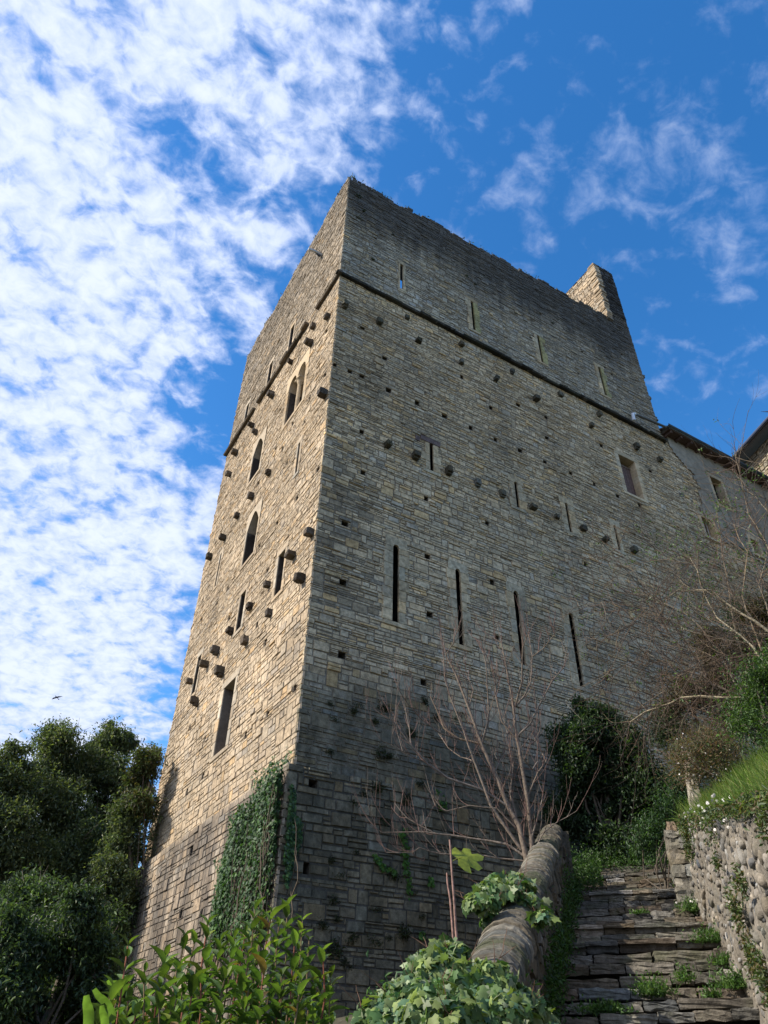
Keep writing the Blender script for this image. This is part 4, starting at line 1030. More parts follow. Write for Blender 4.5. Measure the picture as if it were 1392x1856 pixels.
wall_ivy('ivy', 'dense dark green ivy curtain climbing the lower corner of the tower', [
    ('L', [(538, 1402), (524, 1412), (506, 1408), (492, 1425), (480, 1428), (470, 1455), (445, 1475), (428, 1500), (420, 1540), (408, 1580), (402, 1640), (398, 1720), (470, 1720), (497, 1650), (505, 1560), (514, 1490), (522, 1420)], 13000),
    ('L', [(540, 1400), (520, 1385), (505, 1400), (486, 1412), (500, 1430), (520, 1420)], 420), ('L', [(527, 1395), (531, 1362), (535, 1395)], 50), ('L', [(505, 1405), (508, 1380), (513, 1402)], 50), ('L', [(478, 1432), (474, 1405), (487, 1425)], 70), ('L', [(430, 1500), (424, 1478), (440, 1482)], 60), ('L', [(412, 1570), (404, 1560), (408, 1600)], 50),
    ('R', [(526, 1420), (534, 1440), (530, 1470), (546, 1498), (542, 1530), (530, 1560), (518, 1580), (512, 1560), (518, 1500)], 700), ('R', [(512, 1590), (520, 1560), (532, 1562), (518, 1610)], 90)], PALI, .062)
wall_ivy('ivy_vine', 'thin trailing ivy strands on the shaded tower base behind the bare fig tree', [
    ('R', [(722, 1505), (734, 1500), (738, 1560), (744, 1620), (738, 1630), (730, 1580)], 100), ('R', [(668, 1540), (676, 1540), (695, 1570), (720, 1580), (712, 1590), (690, 1580)], 60),
    ('R', [(786, 1430), (800, 1440), (806, 1465), (796, 1470)], 50), ('R', [(775, 1590), (783, 1590), (782, 1606), (772, 1604)], 25), ('R', [(758, 1688), (768, 1688), (766, 1704), (758, 1702)], 20)], [(.05, .12, .02), (.07, .15, .025)], .07, stems=False)

# ------------------------------------------------------------------ tufts growing from the tower joints
def tuft_mesh(seed, n=60, r=.16):
    g = np.random.default_rng(seed); pos = g.normal(0, r * .35, (n, 3)) * np.array([1, .5, .7]); d_ = norm(g.normal(size=(n, 3)) + np.array([0, 0, .3]))
    return pos, d_
tuft0 = None
TF = [(696, 1281, 1.5), (649, 1279, .8), (680, 1308, .8), (688, 1366, 1.6), (705, 1370, 1.1), (597, 1275, .7), (641, 1290, .9), (604, 1303, .9), (597, 1361, 1.1), (659, 1438, 1.3), (684, 1428, 1.2), (640, 1456, 1.3), (698, 1489, 1.3), (646, 1544, .8),
      (600, 1560, 1), (615, 1588, 1.1), (711, 1585, 1.2), (603, 1632, 1), (611, 1666, 1), (684, 1650, 1), (583, 1674, 1), (636, 1701, 1.1), (602, 1722, 1.5), (680, 1709, 1.3), (705, 1699, .9), (622, 1745, 1.3), (732, 1692, 1.3), (635, 1756, 1.1), (770, 1270, 1.2), (790, 1300, 1.1), (745, 1330, 1), (830, 1300, 1.2), (575, 1400, .8), (760, 1420, 1.2), (735, 1450, 1.2), (752, 1620, 1.2), (765, 1660, 1),
      (649, 355, 1.2), (659, 382, 1), (650, 395, .9), (676, 470, .9), (846, 500, .7), (861, 515, .7), (935, 568, .7), (712, 425, .8), (1001, 585, .7)]
lead = None
for i, (x, y, sc) in enumerate(TF):
    Y = -OFF - .02 if onR(x, y)[1] < ZL else -.02
    u, z = onR(x, y, Y)
    if i < 4:
        pos, d_ = tuft_mesh(i + 1, (150, 70, 220, 110)[i]); n = len(pos)
        T = empty('wall_plant', (u, Y, z), 'small dark tuft of plants rooted in a joint of the shaded wall', 'plant', 'small plants growing in the tower joints')
        lf = leaves('leaves', 'simple', pos * np.array([(1, 1.4, .8, 1)[i], 1, (1, .6, 1.3, 1)[i]]) + np.array([u, Y, z]), d_ + np.array([0, 0, (-.5, .4, 0, -.2)[i]]), rvec(n), .06 * rng.uniform(.5, 1.2, n), .018, cols(n, [(.03, .045, .018), (.04, .06, .02), (.05, .055, .03), (.07, .06, .04)]), M_leafd, T); lead = (lead or []) + [(T, lf)]
    else:
        b_ = lead[i * 7 % 4]; T = b_[0].copy(); COL.objects.link(T); c = b_[1].copy(); COL.objects.link(c); c.parent = T
        T.location = (u, Y, z); T.rotation_euler = (0, rng.uniform(-.6, .6), rng.uniform(-.5, .5)); sc *= rng.uniform(.6, 1.15)
    hz = 'by the tower corner' if x < 620 else 'right of the tower corner' if x < 655 else 'under the leftmost long slit' if x < 700 else 'left of the fig tree' if x < 742 else 'behind the fig tree'
    if y < 600: hz = ('right of the first upper slit' if x < 800 else 'left of the second upper slit' if x < 850 else 'right of the second upper slit' if x < 900 else 'left of the third upper slit' if x < 970 else 'right of the third upper slit') if x > 700 else ('at its very corner' if y < 360 else 'a little below the corner top' if y < 390 else 'beside the corner' if y < 400 else 'below the corner tufts')
    vt = 'on the stained wall top' if y < 600 else 'at the top of the dark band' if y < 1292 else 'just inside the dark band' if y < 1312 else 'in the upper dark band' if y < 1345 else 'halfway down the dark band' if y < 1368 else 'in the middle of the dark band' if y < 1410 else 'by the upper square hole' if y < 1445 else 'between the two square holes' if y < 1500 else 'by the lower square hole' if y < 1575 else 'below the lower square hole' if y < 1600 else 'low on the wall' if y < 1640 else 'lower on the wall' if y < 1690 else 'near the foot of the wall' if y < 1725 else 'lowest row on the wall'
    T['label'] = ('tiny' if sc < .8 else 'small' if sc < 1.05 else 'broad') + ' plant tuft ' + vt + ', ' + hz
    T.scale = (sc, sc, sc * .9)
byl = {}
for o in [o for o in bpy.data.objects if o.name.startswith('wall_plant') and o.get('label')]: byl.setdefault(o['label'], []).append(o)
for l, os_ in byl.items():
    if len(os_) == 2:
        for o, w_ in zip(sorted(os_, key=lambda o: o.location.x), ('left one', 'right one')): o['label'] = l.replace('plant tuft', 'tuft') + ', ' + w_
# growth along the wall tops
pos = []
for k in range(900):
    cl_ = rng.choice(24); 
    u = (cl_ * .62 + (cl_ * 37 % 11) * .05 + rng.normal(0, .16)) % 13.4; pos.append((u, .1 + rng.uniform(-.12, .35), topR(u) - .02 + abs(rng.normal(0, .07)) * (1.4 if cl_ % 5 == 0 else .8)))
for k in range(700):
    cl_ = rng.choice(13); u = (cl_ * .8 + rng.normal(0, .2)) % 10.1; pos.append((.1 + rng.uniform(-.12, .3), u, topL(u) - .04 + abs(rng.normal(0, .06))))
for k in range(160): u = rng.uniform(13.6, 14.9); pos.append((u, rng.uniform(0, .3), 34.1 + .3 * (u - 13.6) / 1.3 + abs(rng.normal(0, .05))))
pos = np.array(pos); n = len(pos)
tp = leaves('wall_top_plants', 'simple', pos, norm(rvec(n) + np.array([0, 0, .6])), rvec(n), .11 * rng.uniform(.6, 1.4, n), .035, cols(n, [(.035, .05, .018), (.05, .07, .025), (.07, .07, .03)]), M_leafd)
tag(tp, 'short weeds and moss along the top edge of the tower walls', 'weeds', kind='stuff')

# ------------------------------------------------------------------ laurel shrub in the foreground
lroot = empty('laurel_shrub', (at(380, 1856, 3.4)[0], at(380, 1856, 3.4)[1], 0.0), 'glossy green laurel shrub with upright leafy shoots in front of the tower foot', 'shrub')
tips = [(232, 1715, 3.1), (205, 1790, 3.0), (262, 1762, 3.2), (300, 1735, 3.3), (335, 1700, 3.4), (352, 1712, 3.5), (376, 1678, 3.3), (400, 1705, 3.6), (425, 1700, 3.5), (445, 1690, 3.7), (462, 1650, 3.4), (478, 1665, 3.6), (492, 1655, 3.3), (505, 1680, 3.5), (520, 1645, 3.6), (535, 1700, 3.4), (548, 1670, 3.7), (560, 1705, 3.5), (585, 1728, 3.3), (590, 1790, 3.5), (600, 1840, 3.6), (180, 1840, 3.0),
        (320, 1760, 3.2), (290, 1790, 3.1), (350, 1780, 3.1), (410, 1760, 3.1), (440, 1780, 3.2), (480, 1750, 3.1), (510, 1770, 3.2), (545, 1780, 3.1), (250, 1820, 3.0), (400, 1820, 3.0), (470, 1825, 3.0), (330, 1835, 3.0), (520, 1840, 3.1), (570, 1830, 3.2), (380, 1740, 3.9), (460, 1720, 4.0), (500, 1720, 4.0), (540, 1740, 3.9), (420, 1740, 4.0), (575, 1770, 3.9)]
for _ in range(75): tips.append((rng.uniform(190, 600), rng.uniform(1770, 1900), rng.uniform(3.1, 4.3)))
mb = MB(); lp, ld, ln, lc, ll = [], [], [], [], []
for k, (x, y, r) in enumerate(tips):
    rr_ = random.Random(k); tip = at(x, y, r); base = tip + np.array([rr_.gauss(0, .07), rr_.gauss(0, .07), -1.0])
    pts = [base + (tip - base) * i / 7 + np.array([rr_.gauss(0, .008), rr_.gauss(0, .008), 0]) for i in range(8)]; pts[-1] = tip
    mb.tube(pts, .006, .003, 5, (.14, .10, .05) if k % 3 else (.20, .07, .04)); hgt = .0; side = rr_.uniform(0, 3.14); d = 0
    while d < .85:
        p = tip + (base - tip) * d; 
        for q in (0, 1):
            a = side + q * math.pi + rr_.gauss(0, .25); out = np.array([math.cos(a), math.sin(a), 0.]); upk = 1.3 * math.exp(-d * 5) + .42 + rr_.gauss(0, .18)
            lp.append(p); dd = out + AZ * upk; ld.append(dd); ln.append(AZ * 1.0 - out * upk * .8 + rvec(1)[0] * .15)
            ll.append((.058 if d < .03 else .085) * rr_.uniform(.5, 1.2)); 
            yng = math.exp(-d * 6); cA = np.array([.055, .115, .034]); cB = np.array([.13, .19, .04]); c = cA + (cB - cA) * yng * rr_.uniform(.5, 1.1); 
            if rr_.random() < .10: c = np.array([.16, .20, .04])
            if rr_.random() < .03: c = np.array([.20, .13, .05])
            if rr_.random() < .3: c = c * .65
            lc.append(c * (1 + rr_.gauss(0, .14)))
        side += 1.57 + rr_.gauss(0, .2); d += rr_.uniform(.03, .05)
mb.build('stems', M_bark, lroot)
n = len(lp); ll = np.array(ll); leaves('leaves', 'lance', np.array(lp), np.array(ld), np.array(ln), ll, ll * .40, np.array(lc), M_leaf, lroot)
# strap leaves
mb = MB()
for (a_, b_, r, w) in (((160, 1870), (158, 1797), 2.9, .016), ((205, 1850), (172, 1786), 3.0, .013), ((215, 1800), (197, 1770), 3.1, .012), ((190, 1880), (186, 1815), 2.8, .012)):
    p0, p1 = at(a_[0], a_[1], r), at(b_[0], b_[1], r - .1); s_ = norm(np.cross(p1 - p0, p0 - CAM)); pts = [p0 + (p1 - p0) * i / 5 + AZ * .01 * math.sin(i) for i in range(6)]
    V = []; 
    for i, p in enumerate(pts): ww = w * (1 - .5 * (i / 5) ** 3); V += [p - s_ * ww, p + (p0 - CAM) * .003, p + s_ * ww]
    mb.add(V, [(3 * i + j, 3 * i + j + 1, 3 * i + j + 4, 3 * i + j + 3) for i in range(5) for j in (0, 1)], (.12, .20, .05))
tag(mb.build('strap_leaf_plant', M_leaf, None, True), 'few long pale strap leaves at the left end of the laurel shrub', 'plant')

# ------------------------------------------------------------------ ivy over the low wall, near the camera
def ivy_mass(label, centres, n, size, pal, parent_loc):
    root = empty('ivy', parent_loc, label, 'ivy'); P0 = []; N0 = []
    for (s, t, z, rad, w) in centres:
        k = int(n * w); v = rvec(k); v[:, 2] = np.abs(v[:, 2]) * 1.0 - .25; v = norm(v)
        rr_ = rad * rng.uniform(.72, 1.05, (k, 1)) * np.array([[1, 1, .75]]); c = ST(s, t, z)
        P0.append(c + v * rr_); N0.append(v)
    P0 = np.concatenate(P0); N0 = norm(np.concatenate(N0) + rng.normal(0, .45, (len(P0), 3)) + np.array([0, 0, .2])); n = len(P0)
    d_ = norm(np.array([-.2, -.2, -.7]) + rng.normal(0, .6, (n, 3))); L = size * rng.uniform(.5, 1.3, n)
    leaves('leaves', 'ivy', P0, d_, N0, L, L * .95, cols(n, pal, .2), M_ivy, root)
    mb = MB()
    for k in range(20):
        s, t, z, rad, w = centres[k % len(centres)]; c = ST(s, t, z); rr_ = random.Random(k)
        twig(mb, c, [rr_.gauss(0, 1), rr_.gauss(0, 1), .3], rad * 1.2, .006, 1, rr_, c=(.16, .09, .06))
    mb.build('stems', M_bark, root); return root
PALV = [(.07, .14, .045), (.11, .18, .06), (.16, .22, .09), (.24, .29, .17), (.08, .15, .08), (.18, .24, .07)]
def pxST(x, y, t):                     # pixel -> centre on the vertical plane t = const of the stairs frame
    v = ray(x, y); v = v / math.hypot(v[0], v[1]); k = t / (v[0] * DT[0] + v[1] * DT[1]); p = CAM + v * k; s, _ = toST(p[0], p[1]); return s, t, p[2]
cen = []
for (x, y, t, rad, w) in [(745, 1820, -1.40, .20, .12), (700, 1860, -1.5, .2, .08), (790, 1765, -1.30, .20, .12), (830, 1800, -1.15, .24, .14), (880, 1790, -1.0, .22, .12), (815, 1735, -1.25, .15, .07), (940, 1830, -.80, .18, .09), (900, 1850, -.85, .24, .10), (800, 1860, -1.1, .28, .12), (975, 1850, -.72, .12, .03), (760, 1790, -1.4, .16, .05)]:
    s, t_, z = pxST(x, y, t); cen.append((s, t_, z, rad, w))
ivy_mass('thick pale and green ivy heaped over the near end of the low wall', cen, 3600, .07, PALV, tuple(ST(5, -1.1, 1)))
cen = []
for (x, y, t, rad, w) in [(900, 1625, -1.2, .22, .28), (935, 1612, -1.08, .2, .26), (870, 1640, -1.3, .15, .14), (960, 1640, -.9, .14, .08), (895, 1670, -1.22, .12, .1), (985, 1665, -.72, .10, .05), (905, 1600, -1.2, .12, .08)]:
    s, t_, z = pxST(x, y, t); cen.append((s, t_, z, rad, w))
ivy_mass('smaller ivy patch crossing the coping halfway up the low wall', cen, 1300, .085, PALV, tuple(ST(8.5, -1.1, 2)))
# leafy weed at the arch
p = at(715, 1860, 6.5); n = 500; pos = p + rng.normal(0, .11, (n, 3)) + AZ * .03
wd = leaves('nettle_clump', 'simple', pos, norm(rvec(n) + AZ * .4), rvec(n), .07, .022, cols(n, [(.05, .11, .03), (.07, .14, .05)]), M_leafd); tag(wd, 'green nettle clump left of the heaped ivy, under the dark arch', 'plant')

# ------------------------------------------------------------------ bare fig tree
fig = empty('fig_tree', tuple(at(950, 1560, 11.5)), 'bare branching fig tree rising behind the low wall in front of the tower', 'tree')
FC = (.155, .125, .10); fr = random.Random(33)
c7 = lambda L: [(650 + x / 3.093, 1100 + y / 3.093) for x, y in L]
limbs = [
 ([(955, 1560), (941, 1498), (921, 1462), (896, 1400), (873, 1349), (850, 1284), (825, 1220), (808, 1187)], .034, .010),
 ([(965, 1560), (963, 1517), (957, 1455), (941, 1358), (936, 1336), (931, 1284), (918, 1210), (909, 1165), (886, 1152)], .030, .006),
 ([(936, 1336), (960, 1313), (983, 1268), (1000, 1235), (1022, 1210)], .014, .005),
 ([(935, 1280), (950, 1262), (962, 1236), (965, 1190), (958, 1150)], .014, .005), ([(934, 1280), (946, 1235), (947, 1175), (960, 1140)], .014, .004),
 ([(934, 1336), (909, 1307), (899, 1262), (897, 1225), (880, 1185)], .013, .005), ([(965, 1190), (985, 1175), (1005, 1150)], .006, .003), ([(873, 1349), (831, 1339), (805, 1320), (789, 1281), (780, 1262)], .016, .006),
 ([(873, 1349), (884, 1310), (886, 1294), (881, 1203), (872, 1165)], .015, .005), ([(921, 1462), (870, 1430), (811, 1410), (776, 1385), (744, 1349), (715, 1310), (698, 1296)], .017, .005),
 ([(945, 1540), (910, 1490), (889, 1459), (860, 1381), (841, 1326), (818, 1268), (806, 1230), (804, 1190)], .020, .005), ([(955, 1555), (918, 1530), (857, 1520), (789, 1511), (737, 1482), (715, 1455)], .016, .005),
 ([(789, 1511), (760, 1508), (692, 1509), (680, 1498)], .009, .004), ([(960, 1562), (905, 1556), (850, 1549), (800, 1548), (760, 1536), (748, 1545), (700, 1545)], .010, .004), ([(831, 1339), (800, 1330), (760, 1300), (735, 1270), (720, 1245)], .011, .004),
 ([(935, 1500), (900, 1465), (850, 1460), (810, 1470), (790, 1462)], .009, .004), ([(960, 1530), (975, 1480), (985, 1440)], .012, .006), ([(958, 1440), (975, 1400), (990, 1380), (975, 1350), (965, 1330)], .01, .005), ([(975, 1380), (965, 1395), (950, 1376)], .009, .008),
 ([(965, 1550), (985, 1510), (1010, 1490), (1045, 1470)], .008, .003), ([(808, 1187), (822, 1165), (828, 1140)], .007, .003), ([(850, 1284), (858, 1250), (845, 1220)], .008, .004), ([(776, 1385), (755, 1375), (730, 1362), (690, 1340)], .007, .003),
 ([(744, 1349), (742, 1320), (735, 1290)], .008, .004), ([(860, 1381), (835, 1372), (812, 1355), (795, 1330)], .008, .004), ([(896, 1400), (912, 1370), (920, 1330), (912, 1300)], .01, .004), ([(941, 1358), (955, 1345), (968, 1350)], .006, .003), ([(941, 1498), (925, 1440), (930, 1390), (922, 1350)], .012, .005),
]
mb = MB(); rr_ = random.Random(44)
for k, (L, r0, r1) in enumerate(limbs):
    off0 = rr_.uniform(-.7, .7) if k > 1 else 0; P3 = []
    for i, (x, y) in enumerate(L): P3.append(at(x, y, 11.5 + off0 * i / len(L) + (.0 if k < 2 else 0)))
    # smooth by subdividing
    Q = [P3[0]]
    for i in range(1, len(P3)):
        a, b = P3[i - 1], P3[i]; m_ = (a + b) / 2 + np.array([rr_.gauss(0, .008)] * 3); Q += [m_, b]
    mb.tube(Q, r0 * 1.3, r1 * 1.25, 7, vary(np.array(FC), rr_, .12), cap=False)
    if k < 2: mb.tube([Q[0], Q[0] - AZ * 1.2], r0 * 1.15, r0 * 1.3, 7, FC)
    red = (.16, .098, .082)
    for i in range(1, len(Q)):
        for _t in range(rr_.choice([1, 1, 2, 2])):
            dd = Q[i] - Q[i - 1]; dd = dd / (np.linalg.norm(dd) + 1e-9); sd_ = np.array([rr_.gauss(0, 1), rr_.gauss(0, 1), rr_.gauss(0, .6)]); twig(mb, Q[i], dd * .8 + sd_ * .6 + AZ * .45, rr_.uniform(.25, .7), .0055, 1, rr_, up=.5, wig=.18, kids=2, c=red if rr_.random() < .6 else FC, spread=.5)
mb.build('branches', M_bark, fig, True)
# sapling with its single leaf
sap = empty('fig_sapling', tuple(at(825, 1720, 6.3)), 'two thin upright bare stems rising from the heaped ivy, one green lobed leaf', 'sapling')
mb = MB()
mb.tube([at(x, y, 6.3) for x, y in ((830, 1730), (826, 1680), (823, 1630), (819, 1580), (817, 1545), (815, 1522))], .011, .007, 7, (.26, .16, .13)); mb.tube([at(x, y, 6.35) for x, y in ((823, 1725), (820, 1680), (816, 1630), (811, 1600), (810, 1582))], .010, .006, 7, (.28, .17, .14))
mb.tube([at(x, y, 6.3) for x, y in ((818, 1562), (828, 1556), (838, 1553))], .004, .003, 5, (.2, .22, .05)); mb.build('stems', M_bark, sap)
p = at(832, 1556, 6.3); q = at(880, 1552, 6.45)
leaves('leaf', 'fig', np.array([p]), np.array([q - p]), np.array([(CAM - p) * .18 + AZ * .8]), .25, .24, np.array([[.22, .26, .03]]), M_leaf, sap)

# ------------------------------------------------------------------ dark evergreen bush at the head of the stairs
crown_tree(gpt(1110, 1560, 16.2), 'dark evergreen bush at the head of the steps against the tower wall', clump_px([(1060, 1310, 34, 0), (1090, 1300, 30, 0), (1045, 1350, 40, 0), (1100, 1360, 44, 0), (1060, 1400, 45, 0), (1130, 1400, 45, 0), (1170, 1420, 36, 0), (1080, 1440, 45, 0), (1150, 1460, 45, 0), (1200, 1440, 30, 0), (1110, 1490, 40, 0), (1045, 1440, 30, 0), (1180, 1490, 30, 0), (1150, 1340, 26, 0), (1120, 1540, 40, 0), (1060, 1500, 40, 0), (1020, 1470, 24, 0)], 16.3, .4), 90000, PALD, .10, group=None, name='evergreen_bush')
bpy.data.objects['evergreen_bush']['category'] = 'bush'
crown_tree(gpt(1190, 1560, 13.3), 'blue green leafy shrub between the pier and the dark evergreen bush', clump_px([(1225, 1440, 22, 0), (1235, 1470, 22, 0), (1210, 1490, 24, 0), (1190, 1510, 22, 0), (1220, 1520, 16, 0), (1165, 1530, 16, 0)], 13.3, .2), 9000, [(.05, .10, .045), (.07, .13, .06), (.04, .08, .04)], .06, group=None, name='leafy_shrub', trunk_r=.03)
bpy.data.objects['leafy_shrub']['category'] = 'shrub'
crown_tree(gpt(1392, 1330, 9.5), 'light green shrub at the right edge above the grass bank', clump_px([(1380, 1230, 26, 0), (1395, 1270, 34, 0), (1365, 1290, 24, 0), (1345, 1310, 20, 0), (1400, 1190, 26, 0), (1385, 1320, 22, 0)], 9.5, .3), 9000, [(.06, .11, .035), (.08, .14, .04), (.045, .085, .03)], .05, group=None, name='green_shrub', trunk_r=.03)
bpy.data.objects['green_shrub']['category'] = 'shrub'

# ------------------------------------------------------------------ tangle of bare scrub on the right
tang = empty('bare_shrub', tuple(at(1385, 1290, 12.5)), 'large tangled leafless shrub arching from the right bank across the tower wall', 'shrub')
mb = MB(); rr_ = random.Random(55); tipl = []
big = [([(1400, 1270), (1345, 1265), (1270, 1262), (1215, 1275), (1170, 1290), (1140, 1310)], .030), ([(1400, 1150), (1340, 1110), (1290, 1070), (1240, 1060), (1200, 1090)], .022), ([(1400, 1090), (1370, 1020), (1330, 985), (1290, 950), (1262, 930)], .016),
       ([(1385, 1280), (1350, 1200), (1325, 1100), (1310, 1010), (1300, 930)], .022), ([(1370, 1275), (1290, 1240), (1215, 1150), (1185, 1100), (1195, 1060)], .020), ([(1215, 1150), (1150, 1130), (1110, 1150), (1060, 1165)], .010), ([(1215, 1140), (1165, 1060), (1130, 1010), (1112, 985)], .010),
       ([(1395, 1000), (1375, 960), (1350, 900), (1340, 855), (1330, 810)], .012), ([(1395, 930), (1370, 900), (1345, 870), (1330, 850)], .010), ([(1390, 1210), (1340, 1150), (1300, 1120), (1270, 1060), (1250, 1010)], .018),
       ([(1380, 1285), (1330, 1235), (1300, 1180), (1240, 1110), (1180, 1080), (1120, 1075)], .014), ([(1390, 1250), (1370, 1150), (1345, 1080), (1355, 1000), (1330, 950)], .014), ([(1300, 1250), (1240, 1215), (1180, 1190), (1120, 1210), (1085, 1240)], .009), ([(1185, 1100), (1140, 1110), (1100, 1090), (1050, 1100)], .007),
       ([(1395, 1180), (1330, 1190), (1270, 1200), (1210, 1240), (1180, 1290), (1165, 1340)], .010), ([(1392, 1060), (1300, 1030), (1220, 1020), (1180, 990)], .010), ([(1395, 1120), (1375, 1060), (1392, 990)], .014), ([(1350, 1260), (1320, 1290), (1290, 1300)], .008)]
for k, (L, r0) in enumerate(big):
    o_ = rr_.uniform(-.8, .8); P3 = [at(x, y, 12.5 + o_ + .12 * i) for i, (x, y) in enumerate(L)]; Q = [P3[0]]
    for i in range(1, len(P3)): a, b = P3[i - 1], P3[i]; Q += [(a + b) / 2 + np.array([rr_.gauss(0, .03) for _ in range(3)]), b]
    c = vary(np.array(rr_.choice([(.09, .075, .06), (.17, .14, .10), (.22, .19, .13)])), rr_, .15); mb.tube(Q, r0, r0 * .35, 6, c, cap=False)
    for i in range(1, len(Q)):
        for _ in range(3):
            dd = Q[i] - Q[i - 1]; dd /= (np.linalg.norm(dd) + 1e-9); sd_ = np.array([rr_.gauss(0, 1), rr_.gauss(0, 1), rr_.gauss(0, 1)])
            twig(mb, Q[i] + (Q[i - 1] - Q[i]) * rr_.random(), dd * .6 + sd_ * .7, rr_.uniform(.4, 1.3), .0065, 2 if rr_.random() < .5 else 1, rr_, up=.05, wig=.4, kids=3, c=vary(np.array(rr_.choice([(.09, .07, .055), (.15, .12, .085), (.11, .075, .055)])), rr_, .2), spread=.9, tips=tipl)
for _ in range(230):      # drooping brown twigs in the lower tangle
    x, y = rr_.uniform(1150, 1390), rr_.uniform(1120, 1310); twig(mb, at(x, y, rr_.uniform(12, 13.5)), [rr_.gauss(0, 1), rr_.gauss(0, 1), rr_.gauss(-.2, .6)], rr_.uniform(.5, 1.1), .005, 1, rr_, up=-.1, wig=.45, kids=3, c=vary(np.array([.11, .075, .052]), rr_, .2), spread=.9)
mb.build('branches', M_bark, tang)
sel = [tipl[i] for i in rng.choice(len(tipl), min(150, len(tipl)), replace=False)]
cl_ = [at(x, y, 12.3) for x, y in ((1285, 945), (1225, 975), (1190, 1000), (1265, 1010), (1320, 915), (1250, 1090), (1290, 1060), (1340, 1010), (1385, 1010), (1235, 1130), (1360, 870))]
pos = np.concatenate([np.repeat(np.array([s_[0] for s_ in sel]), 5, 0)] + [c + rng.normal(0, .16, (60, 3)) for c in cl_]); pos = pos + rng.normal(0, .04, pos.shape); n = len(pos)
leaves('leaves', 'simple', pos, norm(rvec(n) + AZ * .3), rvec(n), .075 * rng.uniform(.6, 1.2, n), .022, cols(n, [(.07, .13, .03), (.10, .17, .04), (.05, .09, .03)]), M_leaf, tang)

crown_tree(gpt(1300, 1330, 14.2), 'brown green half leafless bush in the shade behind the tangled shrub', clump_px([(1360, 1180, 40, 1), (1300, 1230, 36, 1), (1250, 1260, 32, 1), (1330, 1270, 34, 0), (1390, 1240, 40, 0), (1380, 1120, 30, 1), (1290, 1170, 30, 1), (1220, 1300, 26, 1), (1200, 1330, 24, 0), (1345, 1110, 26, 0)], 14.2, .5), 34000, PALD, .065, brown=[(.09, .062, .04), (.07, .055, .035), (.06, .065, .03)], group=None, name='thorn_bush')
bpy.data.objects['thorn_bush']['category'] = 'bush'
# ------------------------------------------------------------------ daisy bush, grass bank, weeds
db = empty('daisy_bush', tuple(at(1280, 1400, 11.2)), 'reddish brown twiggy bush dotted with small white daisies behind the stone post', 'bush')
mb = MB(); P0 = []
for k in range(520):
    aa, rr2 = rr_.uniform(0, 6.283), math.sqrt(rr_.random()) * (1 + .15 * math.sin(k)); x, y = 1274 + 58 * rr2 * math.cos(aa), 1370 + 40 * rr2 * math.sin(aa) - .12 * 58 * rr2 * math.cos(aa); r = rr_.uniform(10.5, 12.0); p = at(x, y, r); dd = np.array([rr_.gauss(0, .8), rr_.gauss(0, .8), rr_.gauss(.45, .5)])
    twig(mb, p, dd, rr_.uniform(.10, .34), .004, 1, rr_, up=.05, wig=.45, kids=2, c=vary(np.array(rr_.choice([(.16, .10, .068), (.12, .085, .06), (.10, .10, .05)])), rr_, .25), spread=.7); P0.append(p)
mb.build('twigs', M_bark, db)
P0 = np.array(P0); k = len(P0); pos = np.repeat(P0, 14, 0) + rng.normal(0, .10, (k * 14, 3)); n = len(pos)
leaves('leaves', 'simple', pos, rvec(n), rvec(n), .045, .014, cols(n, [(.06, .09, .03), (.10, .09, .04), (.16, .10, .05)]), M_leafd, db)
def flowers(name, pts, size, parent=None):
    mb = MB()
    for p in pts:
        nrm_ = norm((CAM - p) + np.array([rr_.gauss(0, 1) for _ in range(3)]) * 4); a = norm(np.cross(nrm_, AZ)); b = np.cross(nrm_, a); V = [p + nrm_ * size * .15]; 
        for i in range(8): w = 2 * math.pi * i / 8; V.append(p + (a * math.cos(w) + b * math.sin(w)) * size * rr_.uniform(.8, 1))
        mb.add(V, [(0, 1 + i, 1 + (i + 1) % 8) for i in range(8)], (.75, .72, .68))
    return mb.build(name, M_petal, parent)
flowers('daisies', [at(rr_.uniform(1225, 1330), rr_.uniform(1325, 1415), 10.7) for _ in range(36)], .012, db)

def grass(name, pts, dirs, L, w, col, label=None, cat=None):
    n = len(pts); T, _ = leaf_tpl('blade'); X = norm(dirs); Y = norm(np.cross(X, rvec(n))); Z = np.cross(X, Y); L = np.broadcast_to(L, (n,))[:, None, None]
    droop = rng.uniform(.3, 1.6, (n, 1, 1)); Tz = T[None, :, 2:3] * droop
    V = pts[:, None, :] + X[:, None, :] * T[None, :, 0:1] * L + Y[:, None, :] * T[None, :, 1:2] * w + Z[:, None, :] * Tz * L
    b = (np.arange(n) * 5)[:, None]; FQ = [tuple(x) for x in (b + np.array([0, 1, 2, 3])).tolist()]; FT = [tuple(x) for x in (b + np.array([3, 2, 4])).tolist()]
    C = np.concatenate([col, col]); return mesh_obj(name, V.reshape(-1, 3).astype(np.float32), FQ + FT, C, M_grass)
pts = []; 
for _ in range(26000):
    s = rng.uniform(4.2, 14.5); t = 1.0 + rng.random() ** 1.3 * 3.2; q = ST(s, t, 0); pts.append((q[0], q[1], (Zbank(s, t) if t < 1.7 and s < 12.5 else Zg(q[0], q[1])) - .02))
pts = np.array(pts); n = len(pts); d_ = norm(rng.normal(0, .45, (n, 3)) * np.array([1, 1, .2]) + AZ + DT * -.15)
gc = cols(n, [(.10, .17, .035), (.13, .20, .04), (.075, .13, .03), (.18, .20, .07)], .15); pn = np.array([gz(p[0] * 3.1, p[1] * 3.1) for p in pts]); gc *= (1 + .35 * pn)[:, None]
g1 = grass('grass', pts, d_, rng.uniform(.08, .26, n) * (1.15 + .6 * pn), .007, np.clip(gc, .02, 1)); tag(g1, 'bright green grass covering the bank above the cobble wall', 'grass', kind='stuff')
